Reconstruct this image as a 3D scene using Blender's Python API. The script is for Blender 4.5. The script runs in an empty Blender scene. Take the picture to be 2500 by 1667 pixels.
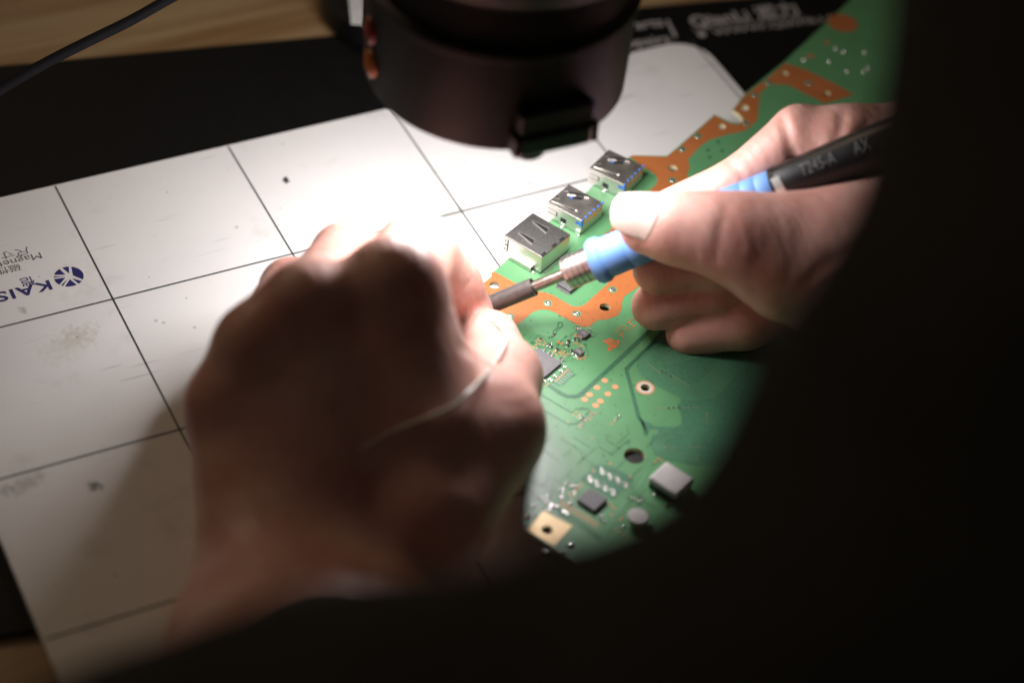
import bpy, bmesh, math, random
import numpy as np
from mathutils import Vector, Matrix
from mathutils.geometry import tessellate_polygon
random.seed(7); rng = np.random.default_rng(7)
PI = math.pi
sc = bpy.context.scene
COL = sc.collection
MM = 0.001
# ------------------------------------------------------------------ camera (mm, solved from the mat's 60 mm grid)
CM = np.array([[0.89513592, 0.24833267, -0.37021962], [-0.43729706, 0.65050382, -0.62097992], [0.08661968, 0.71775738, 0.69088448]])
CC = 1.2*np.array([-126.243095, -414.736614, 404.288075]); CF = 5500.0
KK = 2500/2352
def U(x, y, z):                 # point of height z seen at (x, y) of the 2500 px photograph
    d = CM@np.array([x-1250, 833.5-y, -CF]); return CC + (z-CC[2])/d[2]*d
def D(x, y, z): return U(x*KK, y*KK, z)
def DD(x, y, dist):             # point at a given distance from the lens
    d = CM@np.array([x*KK-1250, 833.5-y*KK, -CF]); return CC + dist*d/np.linalg.norm(d)
def proj(w):
    q = (np.array(w)-CC)@CM; return (1250-CF*q[0]/q[2])/KK, (833.5+CF*q[1]/q[2])/KK
def K(ox, oy, s, pts): return [(ox+s*a, oy+s*b) for a, b in pts]
S2, S1 = .2551, .12755
# ------------------------------------------------------------------ materials
def nd(nt, t, **kw):
    n = nt.nodes.new(t)
    for k, v in kw.items():
        if k.startswith('i_'):
            key = k[2:].replace('_', ' ')
            n.inputs[key].default_value = v
        else: setattr(n, k, v)
    return n
def mat(name, col, rough=.5, metal=0., var=.12, scale=120., bump=0., bscale=400., coat=0., sss=0., spec=.5, rvar=.1, col2=None, det=4.):
    m = bpy.data.materials.new(name); m.use_nodes = True; nt = m.node_tree; nt.nodes.clear()
    out = nd(nt, 'ShaderNodeOutputMaterial'); b = nd(nt, 'ShaderNodeBsdfPrincipled')
    nt.links.new(b.outputs[0], out.inputs[0])
    b.inputs['Metallic'].default_value = metal; b.inputs['Roughness'].default_value = rough
    b.inputs['Coat Weight'].default_value = coat; b.inputs['Coat Roughness'].default_value = .25
    b.inputs['Specular IOR Level'].default_value = spec
    if sss:
        b.inputs['Subsurface Weight'].default_value = sss
        b.inputs['Subsurface Radius'].default_value = (1., .35, .2); b.inputs['Subsurface Scale'].default_value = .003
    tc = nd(nt, 'ShaderNodeTexCoord')
    n1 = nd(nt, 'ShaderNodeTexNoise', i_Scale=scale, i_Detail=det, i_Roughness=.6); nt.links.new(tc.outputs['Object'], n1.inputs['Vector'])
    cr = nd(nt, 'ShaderNodeValToRGB')
    c = np.array(col); c2 = np.array(col2) if col2 is not None else c*(1-var)
    cr.color_ramp.elements[0].position = .35; cr.color_ramp.elements[1].position = .65
    cr.color_ramp.elements[0].color = (*c2, 1); cr.color_ramp.elements[1].color = (*np.minimum(c*(1+var*.4), 1), 1)
    nt.links.new(n1.outputs[0], cr.inputs[0]); nt.links.new(cr.outputs[0], b.inputs['Base Color'])
    mr = nd(nt, 'ShaderNodeMapRange'); mr.inputs[3].default_value = max(0, rough-rvar); mr.inputs[4].default_value = min(1, rough+rvar)
    nt.links.new(n1.outputs[0], mr.inputs[0]); nt.links.new(mr.outputs[0], b.inputs['Roughness'])
    if bump:
        n2 = nd(nt, 'ShaderNodeTexNoise', i_Scale=bscale, i_Detail=3.); nt.links.new(tc.outputs['Object'], n2.inputs['Vector'])
        bp = nd(nt, 'ShaderNodeBump', i_Strength=bump, i_Distance=.0003); nt.links.new(n2.outputs[0], bp.inputs['Height']); nt.links.new(bp.outputs[0], b.inputs['Normal'])
    m['b'] = 1
    return m
def bs(m): return [n for n in m.node_tree.nodes if n.type == 'BSDF_PRINCIPLED'][0]
M = {}
M['mask'] = mat('green_solder_mask', (.10, .275, .12), .38, var=.08, scale=60, bump=.05, bscale=900, coat=.25)
M['copper'] = mat('orange_mask_over_bare_copper', (.40, .13, .038), .42, var=.10, scale=50, coat=.1)
M['teal'] = mat('dark_green_mask', (.025, .11, .055), .38, var=.15, scale=200, coat=.25)
M['teal2'] = mat('dark_green_mask_plane', (.06, .19, .105), .38, var=.2, scale=900, coat=.25)
M['fr4'] = mat('pale_board_edge', (.62, .55, .33), .5)
M['pad'] = mat('bare_gold_pad', (.66, .31, .15), .4, metal=.15, var=.08)
M['goldpad'] = mat('large_gold_pad', (.88, .62, .33), .35, metal=.2)
M['tin'] = mat('solder', (.80, .79, .77), .22, metal=.9, bump=.4, bscale=2500)
M['steel'] = mat('brushed_steel', (.60, .58, .56), .33, metal=1., var=.08, scale=300, bump=.04, bscale=3000)
M['tinned'] = mat('tinned_shell', (.72, .70, .66), .42, metal=1., var=.06, scale=200, bump=.10, bscale=1500)
M['tinned_rough'] = mat('tinned_shell_rough', (.30, .295, .285), .42, metal=1., var=.25, scale=1500, bump=.3, bscale=3000)
M['slot'] = mat('dark_slot', (.012, .012, .014), .5)
M['chip'] = mat('chip_plastic', (.125, .115, .125), .5, var=.08, scale=400, bump=.15, bscale=4000)
M['blackplastic'] = mat('black_plastic', (.012, .011, .011), .38, bump=.1)
M['housing'] = mat('black_satin_housing', (.0045, .004, .004), .5, spec=.3, bump=.08, bscale=1500)
M['darkglass'] = mat('dark_green_glass', (.01, .02, .017), .18, coat=.6)
M['blueplastic'] = mat('blue_plastic', (.04, .17, .62), .4)
M['grey'] = mat('grey_ferrite', (.52, .49, .48), .5, bump=.2)
M['capbody'] = mat('brown_ceramic', (.27, .21, .15), .4)
M['silk'] = mat('pale_print', (.32, .31, .32), .6)
M['orangeprint'] = mat('orange_printed_mark', (.62, .15, .05), .45, var=.15, scale=500)
M['ring'] = mat('white_ring', (.62, .55, .47), .4)
M['grip'] = mat('blue_rubber_grip', (.17, .36, .78), .55, var=.06, bump=.05, bscale=600)
M['handle'] = mat('black_handle', (.010, .010, .011), .36, bump=.08, bscale=1500)
M['sleeve'] = mat('grey_heater_sleeve', (.13, .115, .11), .42, metal=.35, var=.2, scale=500, bump=.15, bscale=1200)
M['hot'] = mat('heat_stained_steel', (.46, .42, .39), .33, metal=1., var=.2, scale=400, bump=.08, bscale=2500)
M['print'] = mat('faint_handle_print', (.14, .14, .142), .6)
M['gridline'] = mat('grid_print', (.035, .045, .04), .5)
M['navy'] = mat('navy_print', (.02, .02, .14), .5)
M['greyprint'] = mat('grey_print', (.12, .13, .12), .5)
M['matprint'] = mat('grey_mat_print', (.42, .40, .39), .6)
M['rubber'] = mat('black_rubber_mat', (.0038, .0038, .0042), .6, bump=.2, bscale=900, spec=.15)
M['cloth'] = mat('black_cotton', (.034, .033, .031), .95, var=.3, scale=300, bump=.5, bscale=900, spec=.1)
M['cable'] = mat('black_braided_cable', (.005, .0045, .006), .75, spec=.15, bump=.6, bscale=2500)
M['red'] = mat('red_plastic', (.22, .008, .008), .35)
M['amber'] = mat('amber_plastic', (.42, .12, .022), .35)
M['label'] = mat('white_sticker', (.7, .7, .68), .5)
M['nail'] = mat('fingernail', (.78, .58, .50), .28, coat=.4, sss=.2, var=.05)
M['thread'] = mat('pale_flux_wire', (.80, .76, .66), .3, coat=.4)
# white mat: smudges, scratches and stains that belong to the sheet
def make_white():
    m = mat('white_coated_sheet', (.79, .775, .765), .40, var=.035, scale=18, coat=.12, rvar=.06)
    nt = m.node_tree; b = bs(m); tc = [n for n in nt.nodes if n.type == 'TEX_COORD'][0]
    src = b.inputs['Base Color'].links[0].from_socket
    def mult(src, fac_socket, col, amt):
        mx = nd(nt, 'ShaderNodeMix', data_type='RGBA'); mm_ = nd(nt, 'ShaderNodeMath', operation='MULTIPLY'); mm_.inputs[1].default_value = amt
        nt.links.new(fac_socket, mm_.inputs[0]); nt.links.new(mm_.outputs[0], mx.inputs[0])
        nt.links.new(src, mx.inputs[6]); mx.inputs[7].default_value = (*col, 1); return mx.outputs[2]
    # faint smudges
    n = nd(nt, 'ShaderNodeTexNoise', i_Scale=45., i_Detail=6., i_Roughness=.65); nt.links.new(tc.outputs['Object'], n.inputs['Vector'])
    r = nd(nt, 'ShaderNodeMapRange'); r.inputs[1].default_value = .56; r.inputs[2].default_value = .78; nt.links.new(n.outputs[0], r.inputs[0])
    src = mult(src, r.outputs[0], (.45, .43, .40), .5)
    # scratches, long thin
    for ang, sx in ((.3, 1.), (1.2, 1.3)):
        mp = nd(nt, 'ShaderNodeMapping'); mp.inputs['Rotation'].default_value = (0, 0, ang); mp.inputs['Scale'].default_value = (22*sx, 420, 1)
        nt.links.new(tc.outputs['Object'], mp.inputs[0])
        n = nd(nt, 'ShaderNodeTexNoise', i_Scale=1., i_Detail=2.); nt.links.new(mp.outputs[0], n.inputs['Vector'])
        r = nd(nt, 'ShaderNodeMapRange'); r.inputs[1].default_value = .70; r.inputs[2].default_value = .76; nt.links.new(n.outputs[0], r.inputs[0])
        src = mult(src, r.outputs[0], (.35, .33, .31), .6)
    # specks
    v = nd(nt, 'ShaderNodeTexVoronoi', i_Scale=150.); nt.links.new(tc.outputs['Object'], v.inputs['Vector'])
    n = nd(nt, 'ShaderNodeTexNoise', i_Scale=30.); nt.links.new(tc.outputs['Object'], n.inputs['Vector'])
    r = nd(nt, 'ShaderNodeMapRange'); r.inputs[1].default_value = .62; r.inputs[2].default_value = .38; r.inputs[3].default_value = .0; r.inputs[4].default_value = .13
    nt.links.new(n.outputs[0], r.inputs[0])
    lt = nd(nt, 'ShaderNodeMath', operation='LESS_THAN'); nt.links.new(v.outputs['Distance'], lt.inputs[0]); 
    sb = nd(nt, 'ShaderNodeMath', operation='SUBTRACT'); sb.inputs[0].default_value = .10; nt.links.new(r.outputs[0], sb.inputs[1]); nt.links.new(sb.outputs[0], lt.inputs[1])
    src = mult(src, lt.outputs[0], (.3, .28, .26), .45)
    # individual stains: (x, y, radius mm, stretch, colour, strength)
    for (px, py, rad, st, col, amt) in [(657, 414, 2.0, 1., (.03, .035, .03), 1.), (177, 772, 6.5, 1.3, (.50, .47, .38), .35), (177, 774, .7, 1., (.2, .2, .15), .9),
            (218, 1115, 3.2, 1., (.12, .11, .10), .85), (60, 1110, 4., 2.2, (.33, .31, .28), .5), (52, 713, 2.8, .6, (.45, .43, .41), .8), (1240, 330, 6., 2., (.5, .46, .46), .5),
            (1035, 497, 4.5, 2.5, (.34, .33, .30), .6), (160, 790, 9, 1.6, (.55, .52, .45), .35), (700, 180, 3, 1, (.4, .4, .4), .5), (1215, 420, 2.5, 1.4, (.5, .5, .49), .6), (15, 1125, 2.5, 1.5, (.36, .35, .34), .6)]:
        p = (D(px, py, 0)-np.array([91., -67.6, 0]))*MM
        mp = nd(nt, 'ShaderNodeMapping', vector_type='TEXTURE'); mp.inputs['Location'].default_value = (p[0], p[1], 0); mp.inputs['Rotation'].default_value = (0, 0, .35)
        mp.inputs['Scale'].default_value = (rad*st*MM, rad*MM, 1)
        nt.links.new(tc.outputs['Object'], mp.inputs[0])
        ln = nd(nt, 'ShaderNodeVectorMath', operation='LENGTH'); nt.links.new(mp.outputs[0], ln.inputs[0])
        n = nd(nt, 'ShaderNodeTexNoise', i_Scale=600., i_Detail=3.); nt.links.new(tc.outputs['Object'], n.inputs['Vector'])
        a = nd(nt, 'ShaderNodeMath', operation='MULTIPLY_ADD'); nt.links.new(n.outputs[0], a.inputs[0]); a.inputs[1].default_value = 1.8; nt.links.new(ln.outputs['Value'], a.inputs[2])
        r = nd(nt, 'ShaderNodeMapRange'); r.inputs[1].default_value = 1.75; r.inputs[2].default_value = 1.15; nt.links.new(a.outputs[0], r.inputs[0])
        src = mult(src, r.outputs[0], col, amt)
    nt.links.new(src, b.inputs['Base Color'])
    return m
M['white'] = make_white()
def make_wood():
    m = mat('varnished_pine', (.50, .33, .165), .5); nt = m.node_tree; b = bs(m); tc = [n for n in nt.nodes if n.type == 'TEX_COORD'][0]
    mp = nd(nt, 'ShaderNodeMapping'); mp.inputs['Rotation'].default_value = (0, 0, .42); mp.inputs['Scale'].default_value = (9, 160, 20)
    nt.links.new(tc.outputs['Object'], mp.inputs[0])
    n = nd(nt, 'ShaderNodeTexNoise', i_Scale=1., i_Detail=5.); nt.links.new(mp.outputs[0], n.inputs['Vector'])
    cr = nd(nt, 'ShaderNodeValToRGB'); cr.color_ramp.elements[0].position = .3; cr.color_ramp.elements[1].position = .7
    cr.color_ramp.elements[0].color = (.23, .125, .048, 1); cr.color_ramp.elements[1].color = (.40, .28, .15, 1)
    nt.links.new(n.outputs[0], cr.inputs[0]); nt.links.new(cr.outputs[0], b.inputs['Base Color']); return m
M['wood'] = make_wood()
def make_skin():
    m = mat('skin', (.70, .43, .345), .46, sss=.5, spec=.4); nt = m.node_tree; b = bs(m); tc = [n for n in nt.nodes if n.type == 'TEX_COORD'][0]
    n = nd(nt, 'ShaderNodeTexNoise', i_Scale=55., i_Detail=5., i_Roughness=.6); nt.links.new(tc.outputs['Object'], n.inputs['Vector'])
    cr = nd(nt, 'ShaderNodeValToRGB'); cr.color_ramp.elements[0].position = .32; cr.color_ramp.elements[1].position = .68
    cr.color_ramp.elements[0].color = (.58, .275, .225, 1); cr.color_ramp.elements[1].color = (.70, .42, .36, 1)
    nt.links.new(n.outputs[0], cr.inputs[0]); nt.links.new(cr.outputs[0], b.inputs['Base Color'])
    # skin relief: cells + fine directional wrinkles
    v = nd(nt, 'ShaderNodeTexVoronoi', i_Scale=950., feature='DISTANCE_TO_EDGE')
    mp = nd(nt, 'ShaderNodeMapping'); mp.inputs['Rotation'].default_value = (.3, .5, .9); mp.inputs['Scale'].default_value = (1, .45, 1)
    nt.links.new(tc.outputs['Object'], mp.inputs[0]); nt.links.new(mp.outputs[0], v.inputs['Vector'])
    mp2 = nd(nt, 'ShaderNodeMapping'); mp2.inputs['Rotation'].default_value = (.2, .1, -.5); mp2.inputs['Scale'].default_value = (420, 90, 200)
    nt.links.new(tc.outputs['Object'], mp2.inputs[0])
    n2 = nd(nt, 'ShaderNodeTexNoise', i_Scale=1., i_Detail=4.); nt.links.new(mp2.outputs[0], n2.inputs['Vector'])
    b1 = nd(nt, 'ShaderNodeBump', i_Strength=.22, i_Distance=.0003); nt.links.new(v.outputs['Distance'], b1.inputs['Height'])
    b2 = nd(nt, 'ShaderNodeBump', i_Strength=.5, i_Distance=.0006); nt.links.new(n2.outputs[0], b2.inputs['Height']); nt.links.new(b1.outputs[0], b2.inputs['Normal'])
    nt.links.new(b2.outputs[0], b.inputs['Normal'])
    return m
M['skin'] = make_skin()
def emis(name, col, s):
    m = bpy.data.materials.new(name); m.use_nodes = True; nt = m.node_tree; nt.nodes.clear()
    o = nd(nt, 'ShaderNodeOutputMaterial'); e = nd(nt, 'ShaderNodeEmission'); e.inputs[0].default_value = (*col, 1); e.inputs[1].default_value = s
    nt.links.new(e.outputs[0], o.inputs[0]); return m
# ------------------------------------------------------------------ mesh helpers (all in mm, world axes)
class MB:
    def __init__(s): s.v = []; s.f = []; s.m = []
    def add(s, v, f, mi=0):
        o = len(s.v); s.v += [tuple(map(float, p)) for p in v]; s.f += [tuple(o+i for i in q) for q in f]; s.m += [mi]*len(f); return s
def prism(mb, outer, z0, z1, holes=(), bottom=True, mi=0, mside=None):
    """outer/holes: 2D loops in mm world; a slab between z0 and z1 (z0 None: one sheet at z1)"""
    loops = [list(outer)]+[list(h) for h in holes]
    tri = tessellate_polygon([[Vector((p[0], p[1], 0)) for p in l] for l in loops])
    flat = [p for l in loops for p in l]
    def orient(t):
        a, b, c = (flat[i] for i in t); return (b[0]-a[0])*(c[1]-a[1])-(b[1]-a[1])*(c[0]-a[0]) > 0
    tri = [t if orient(t) else t[::-1] for t in tri]
    mb.add([(p[0], p[1], z1) for p in flat], tri, mi)
    if z0 is None: return mb
    if bottom: mb.add([(p[0], p[1], z0) for p in flat], [t[::-1] for t in tri], mi)
    for li, l in enumerate(loops):
        n = len(l); v = [(p[0], p[1], z0) for p in l]+[(p[0], p[1], z1) for p in l]
        area = sum(l[i][0]*l[(i+1) % n][1]-l[(i+1) % n][0]*l[i][1] for i in range(n))
        fs = [(i, (i+1) % n, n+(i+1) % n, n+i) for i in range(n)]
        if (area < 0) != (li > 0): fs = [q[::-1] for q in fs]
        mb.add(v, fs, mi if mside is None else mside)
    return mb
def obj(name, mb, mats, parent=None, smooth=False, bevel=0, label=None, auto=None, subsurf=0):
    v = np.array(mb.v, float)
    lo, hi = v.min(0), v.max(0); org = np.array([(lo[0]+hi[0])/2, (lo[1]+hi[1])/2, lo[2]])
    me = bpy.data.meshes.new(name); me.from_pydata(((v-org)*MM).tolist(), [], mb.f)
    mats = mats if isinstance(mats, (list, tuple)) else [mats]
    for m in mats: me.materials.append(m)
    if len(mats) > 1: me.polygons.foreach_set('material_index', mb.m)
    me.validate(); me.update()
    if smooth: me.polygons.foreach_set('use_smooth', [True]*len(me.polygons))
    o = bpy.data.objects.new(name, me); COL.objects.link(o)
    o['w'] = [float(a) for a in org]
    if parent is not None:
        o.parent = parent; po = np.array(parent['w']); o.location = (org-po)*MM
    else: o.location = org*MM
    if bevel:
        b = o.modifiers.new('bevel', 'BEVEL'); b.width = bevel*MM; b.segments = 2; b.limit_method = 'ANGLE'; b.angle_limit = .6; b.harden_normals = False
    if subsurf:
        b = o.modifiers.new('sub', 'SUBSURF'); b.levels = subsurf; b.render_levels = subsurf
    if smooth and auto:
        me.set_sharp_from_angle(angle=auto)
    if label: o['label'] = label
    return o
def empty(name, loc):
    o = bpy.data.objects.new(name, None); COL.objects.link(o); o.location = np.array(loc)*MM; o['w'] = [float(a) for a in loc]; o.empty_display_size = .01; return o
def tag(o, label=None, cat=None, group=None, kind=None):
    for k, v in (('label', label), ('category', cat), ('group', group), ('kind', kind)):
        if v: o[k] = v
    return o
def circ(c, r, n=32): return [(c[0]+r*math.cos(2*PI*i/n), c[1]+r*math.sin(2*PI*i/n)) for i in range(n)]
def P2(pts, z): return [tuple(U(x, y, z)[:2]) for x, y in pts]
def smoothloop(pts, n=4, closed=True):
    pts = [np.array(p, float) for p in pts]; N = len(pts); out = []
    for i in range(N if closed else N-1):
        p0, p1, p2, p3 = (pts[(i-1) % N], pts[i], pts[(i+1) % N], pts[(i+2) % N]) if closed else (pts[max(i-1, 0)], pts[i], pts[i+1], pts[min(i+2, N-1)])
        for k in range(n):
            t = k/n; out.append(.5*((2*p1)+(-p0+p2)*t+(2*p0-5*p1+4*p2-p3)*t*t+(-p0+3*p1-3*p2+p3)*t**3))
    if not closed: out.append(pts[-1])
    return [tuple(p) for p in out]
def ribbon(mb, pts, w, z, closed=False, mi=0):
    p = np.array(pts, float)[:, :2]; n = len(p); L = []; R_ = []
    for i in range(n):
        if closed: a, b = p[(i-1) % n], p[(i+1) % n]
        else: a, b = p[max(i-1, 0)], p[min(i+1, n-1)]
        t = b-a; t = t/(np.linalg.norm(t)+1e-9); nn = np.array([-t[1], t[0]]); L.append(p[i]+nn*w/2); R_.append(p[i]-nn*w/2)
    v = [(*q, z) for q in L]+[(*q, z) for q in R_]
    rng_ = range(n if closed else n-1)
    mb.add(v, [(n+i, n+(i+1) % n, (i+1) % n, i) for i in rng_], mi); return mb
def frame(a):
    a = np.array(a, float); a = a/np.linalg.norm(a); h = np.array([0, 0, 1.]) if abs(a[2]) < .9 else np.array([1., 0, 0])
    u = np.cross(h, a); u /= np.linalg.norm(u); return a, u, np.cross(a, u)
def lathe(mb, o, axis, prof, n=48, mi=0, close=False, u0=None):
    """prof: list of (s along axis, radius)"""
    a, u, w = frame(axis); o = np.array(o, float); v = []; f = []
    for s, r in prof:
        for i in range(n):
            t = 2*PI*i/n; v.append(o+a*s+(u*math.cos(t)+w*math.sin(t))*r)
    for k in range(len(prof)-1):
        for i in range(n): f.append((k*n+i, k*n+(i+1) % n, (k+1)*n+(i+1) % n, (k+1)*n+i))
    mb.add(v, f, mi); return mb
def tube(mb, pts, r, n=12, mi=0, cap=True):
    p = [np.array(q, float) for q in pts]; N = len(p); rr = r if isinstance(r, (list, tuple)) else [r]*N; v = []; f = []
    a0, u, w = frame(p[1]-p[0])
    for i in range(N):
        t = p[min(i+1, N-1)]-p[max(i-1, 0)]; t /= np.linalg.norm(t); u = u-t*np.dot(u, t); u /= np.linalg.norm(u); w = np.cross(t, u)
        for k in range(n): v.append(p[i]+(u*math.cos(2*PI*k/n)+w*math.sin(2*PI*k/n))*rr[i])
    for i in range(N-1):
        for k in range(n): f.append((i*n+k, i*n+(k+1) % n, (i+1)*n+(k+1) % n, (i+1)*n+k))
    if cap: f += [tuple(range(n))[::-1], tuple(range((N-1)*n, N*n))]
    mb.add(v, f, mi); return mb
def boxo(mb, c, X, Y, Z, hx, hy, z0, z1, mi=0):
    """oriented box about c, axes X,Y,Z, half sizes hx,hy, from z0 to z1 along Z"""
    c = np.array(c, float); v = []
    for z in (z0, z1):
        for sx, sy in ((-1, -1), (1, -1), (1, 1), (-1, 1)): v.append(c+X*sx*hx+Y*sy*hy+Z*z)
    f = [(3, 2, 1, 0), (4, 5, 6, 7), (0, 1, 5, 4), (1, 2, 6, 5), (2, 3, 7, 6), (3, 0, 4, 7)]
    if np.dot(np.cross(X, Y), Z) < 0: f = [q[::-1] for q in f]
    mb.add(v, f, mi); return mb
def blob(mb, c, rx, ry, h, ang=0, n=14, mi=0):
    """half dome of solder"""
    rings = 5; v = []; f = []
    for k in range(rings):
        t = k/(rings-1)*PI/2*.98
        for i in range(n):
            a = 2*PI*i/n; x = rx*math.cos(a)*math.cos(t); y = ry*math.sin(a)*math.cos(t)
            v.append((c[0]+x*math.cos(ang)-y*math.sin(ang), c[1]+x*math.sin(ang)+y*math.cos(ang), c[2]+h*math.sin(t)))
    for k in range(rings-1):
        for i in range(n): f.append((k*n+i, k*n+(i+1) % n, (k+1)*n+(i+1) % n, (k+1)*n+i))
    f.append(tuple(range((rings-1)*n, rings*n))); mb.add(v, f, mi); return mb
def textmesh(body, size, bold=0., extrude=0., space=1.):
    cu = bpy.data.curves.new('t', 'FONT'); cu.body = body; cu.size = size; cu.offset = bold; cu.extrude = extrude; cu.resolution_u = 3; cu.space_character = space
    o = bpy.data.objects.new('t', cu); COL.objects.link(o); bpy.context.view_layer.update()
    dg = bpy.context.evaluated_depsgraph_get(); me = bpy.data.meshes.new_from_object(o.evaluated_get(dg))
    v = [tuple(p.co) for p in me.vertices]; f = [tuple(p.vertices) for p in me.polygons]
    bpy.data.objects.remove(o); bpy.data.meshes.remove(me); return v, f
def text_at(mb, body, org, X, Y, size, bold=0., sx=1., shear=0., mi=0, center=False, space=1.):
    v, f = textmesh(body, 1., bold, 0., space); xs = [p[0] for p in v]; off = (min(xs)+max(xs))/2 if center else min(xs)
    org = np.array(org, float)
    mb.add([org+X*((p[0]-off)*sx+p[1]*shear)*size+Y*p[1]*size for p in v], f, mi); return mb
X3, Y3, Z3 = np.eye(3)
# ------------------------------------------------------------------ setting: desk, mats
mb = MB(); prism(mb, [(-520, -420), (640, -420), (640, 520), (-520, 520)], -30, -4.2); desk = obj('desk', mb, M['wood'], bevel=2); tag(desk, kind='structure')
# black rubber mat under the white one
e0, e1 = D(0, 152, -2), D(700, 88, -2); dx = (e1-e0)/np.linalg.norm(e1-e0); dn = np.array([-dx[1], dx[0], 0])
bl = D(0, 1458, -2)
w0 = e0-dx*140; w1 = e0+dx*440
dep = np.dot(e0-bl, dn)
bm_pts = [w0[:2], w1[:2], (w1-dn*dep)[:2], (w0-dn*dep)[:2]]
bmat = empty('rubber_mat', (w0+w1-dn*dep)/2); bmat['w'] = [float(a) for a in (w0+w1-dn*dep)/2]
tag(bmat, 'large black rubber mat with grey writing on the desk under the white sheet', 'work mat')
mb = MB(); prism(mb, [tuple(p) for p in bm_pts][::-1], -4.1, -2.1); obj('sheet', mb, M['rubber'], bmat, bevel=.5)
mb = MB()
a0, a1 = D(1592, 62, -2.05), D(1838, 32, -2.05); tx = (a1-a0); wd = np.linalg.norm(tx[:2]); tx /= wd; ty = np.array([-tx[1], tx[0], 0])
v, f = textmesh('QianLi 潜力', 1., .02); ww = max(p[0] for p in v)-min(p[0] for p in v); sz = wd/ww
text_at(mb, 'QianLi 潜力', a0, tx, ty, sz, .022)
p0 = a0-ty*1.6; ribbon(mb, [p0-tx*1, p0+tx*(wd+1)], .5, -2.05)
text_at(mb, 'WWW.QIANLI.CC', a0-ty*6.5+tx*6, tx, ty, sz*.52, .01, sx=1.45)
for q in (a0-ty*5+tx*1.5, a0-ty*5+tx*(wd+1)): prism(mb, circ(q, 1.7, 16), None, -2.05)
c0 = D(1532, 46, -2.05); c1 = D(1552, 86, -2.05); ribbon(mb, [c0, c1], 1.1, -2.05)
text_at(mb, 'Parts', D(1440, 70, -2.05), tx, ty, sz*.85, .015); text_at(mb, 'Repairs', D(1420, 112, -2.05), tx, ty, sz*.8, .015)
obj('writing', mb, M['matprint'], bmat, label='blurred grey maker wordmark with a line of small print below it')
# white magnetic sheet, 300 x 250 mm, 60 mm grid
def rrect(x0, y0, x1, y1, r, n=8):
    o = []
    for cx, cy, a in ((x1-r, y0+r, -90), (x1-r, y1-r, 0), (x0+r, y1-r, 90), (x0+r, y0+r, 180)):
        for i in range(n+1): t = math.radians(a+90*i/n); o.append((cx+r*math.cos(t), cy+r*math.sin(t)))
    return o
WX0, WX1, WY0, WY1 = -60.5, 242.5, -193.5, 58.3
wm = empty('magnetic_sheet', (91, -67, -2)); tag(wm, 'white sheet ruled with a thin dark grid, lying under the circuit board', 'project sheet')
mb = MB(); prism(mb, rrect(WX0, WY0, WX1, WY1, 13), -2, 0); obj('sheet', mb, M['white'], wm, bevel=.25)
bpy.data.objects['sheet.001'].location = (-.0+ (0)*MM, 0, 0) if False else bpy.data.objects['sheet.001'].location
mb = MB()
for i in range(0, 5): ribbon(mb, [(60*i, WY0+1), (60*i, WY1-.6)], .6, .05)
for j in range(0, 4): ribbon(mb, [(WX0+1, -60*j+.0), (WX1-1, -60*j)], .6, .09)
obj('grid_lines', mb, M['gridline'], wm)
# logo + lettering printed the other way up (read from the far side)
mb = MB()
lc = U(168, 675, .06); lr = 4.6
ed = U(130, 691, .06)
def bar(m_, a, b, w, z=.06): ribbon(m_, [a, b], w, z)
# disc cut into wedges and bars
def logo(mb):
    def inside(poly):  # clip a polygon to the disc by sampling
        return poly
    segs = []
    n = 40
    c = np.array(lc[:2])
    def arcseg(a0, a1, pt):
        return [tuple(c+lr*np.array([math.cos(math.radians(a0+(a1-a0)*i/10)), math.sin(math.radians(a0+(a1-a0)*i/10))])) for i in range(11)]+[tuple(c+lr*np.array(pt))]
    prism(mb, arcseg(-38, 62, (.30, .02)), None, .06)
    prism(mb, arcseg(72, 98, (.12, .28)), None, .06)
    prism(mb, arcseg(110, 150, (-.16, .26)), None, .06)
    prism(mb, arcseg(158, 166, (-.20, .10)), None, .06)
    prism(mb, arcseg(174, 214, (-.24, -.02)), None, .06)
    prism(mb, arcseg(221, 230, (-.16, -.22)), None, .06)
    prism(mb, arcseg(238, 284, (-.02, -.30)), None, .06)
    prism(mb, arcseg(293, 312, (.16, -.26)), None, .06)
logo(mb)
obj('emblem', mb, M['navy'], wm, label='round navy emblem cut by pale slanting bars')
mb = MB()
def flip(mb, s, px, py, size, bold, sx=1., space=1.):   # text starting at pixel (px, py), running towards -x, up towards -y
    text_at(mb, s, U(px, py, .06), -X3, -Y3, size, bold, sx, space=space)
flip(mb, 'KAISI', 119, 684, 6.2, .022, 1.3, 1.12)
obj('lettering', mb, M['navy'], wm, label='navy capital letters, upside down')
mb = MB(); flip(mb, '恺', 79, 675, 4.4, .008); obj('lettering', mb, M['navy'], wm)
mb = MB(); flip(mb, '磁性工作垫', 47, 644, 3.6, 0., 1.1); flip(mb, 'Magnetic project mat', 97, 616, 4.2, 0., 1.15); flip(mb, '尺寸：30x25cm', 68, 603, 3.8, 0., 1.25)
obj('lettering', mb, M['greyprint'], wm, label='small grey writing in two scripts, upside down')
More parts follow.
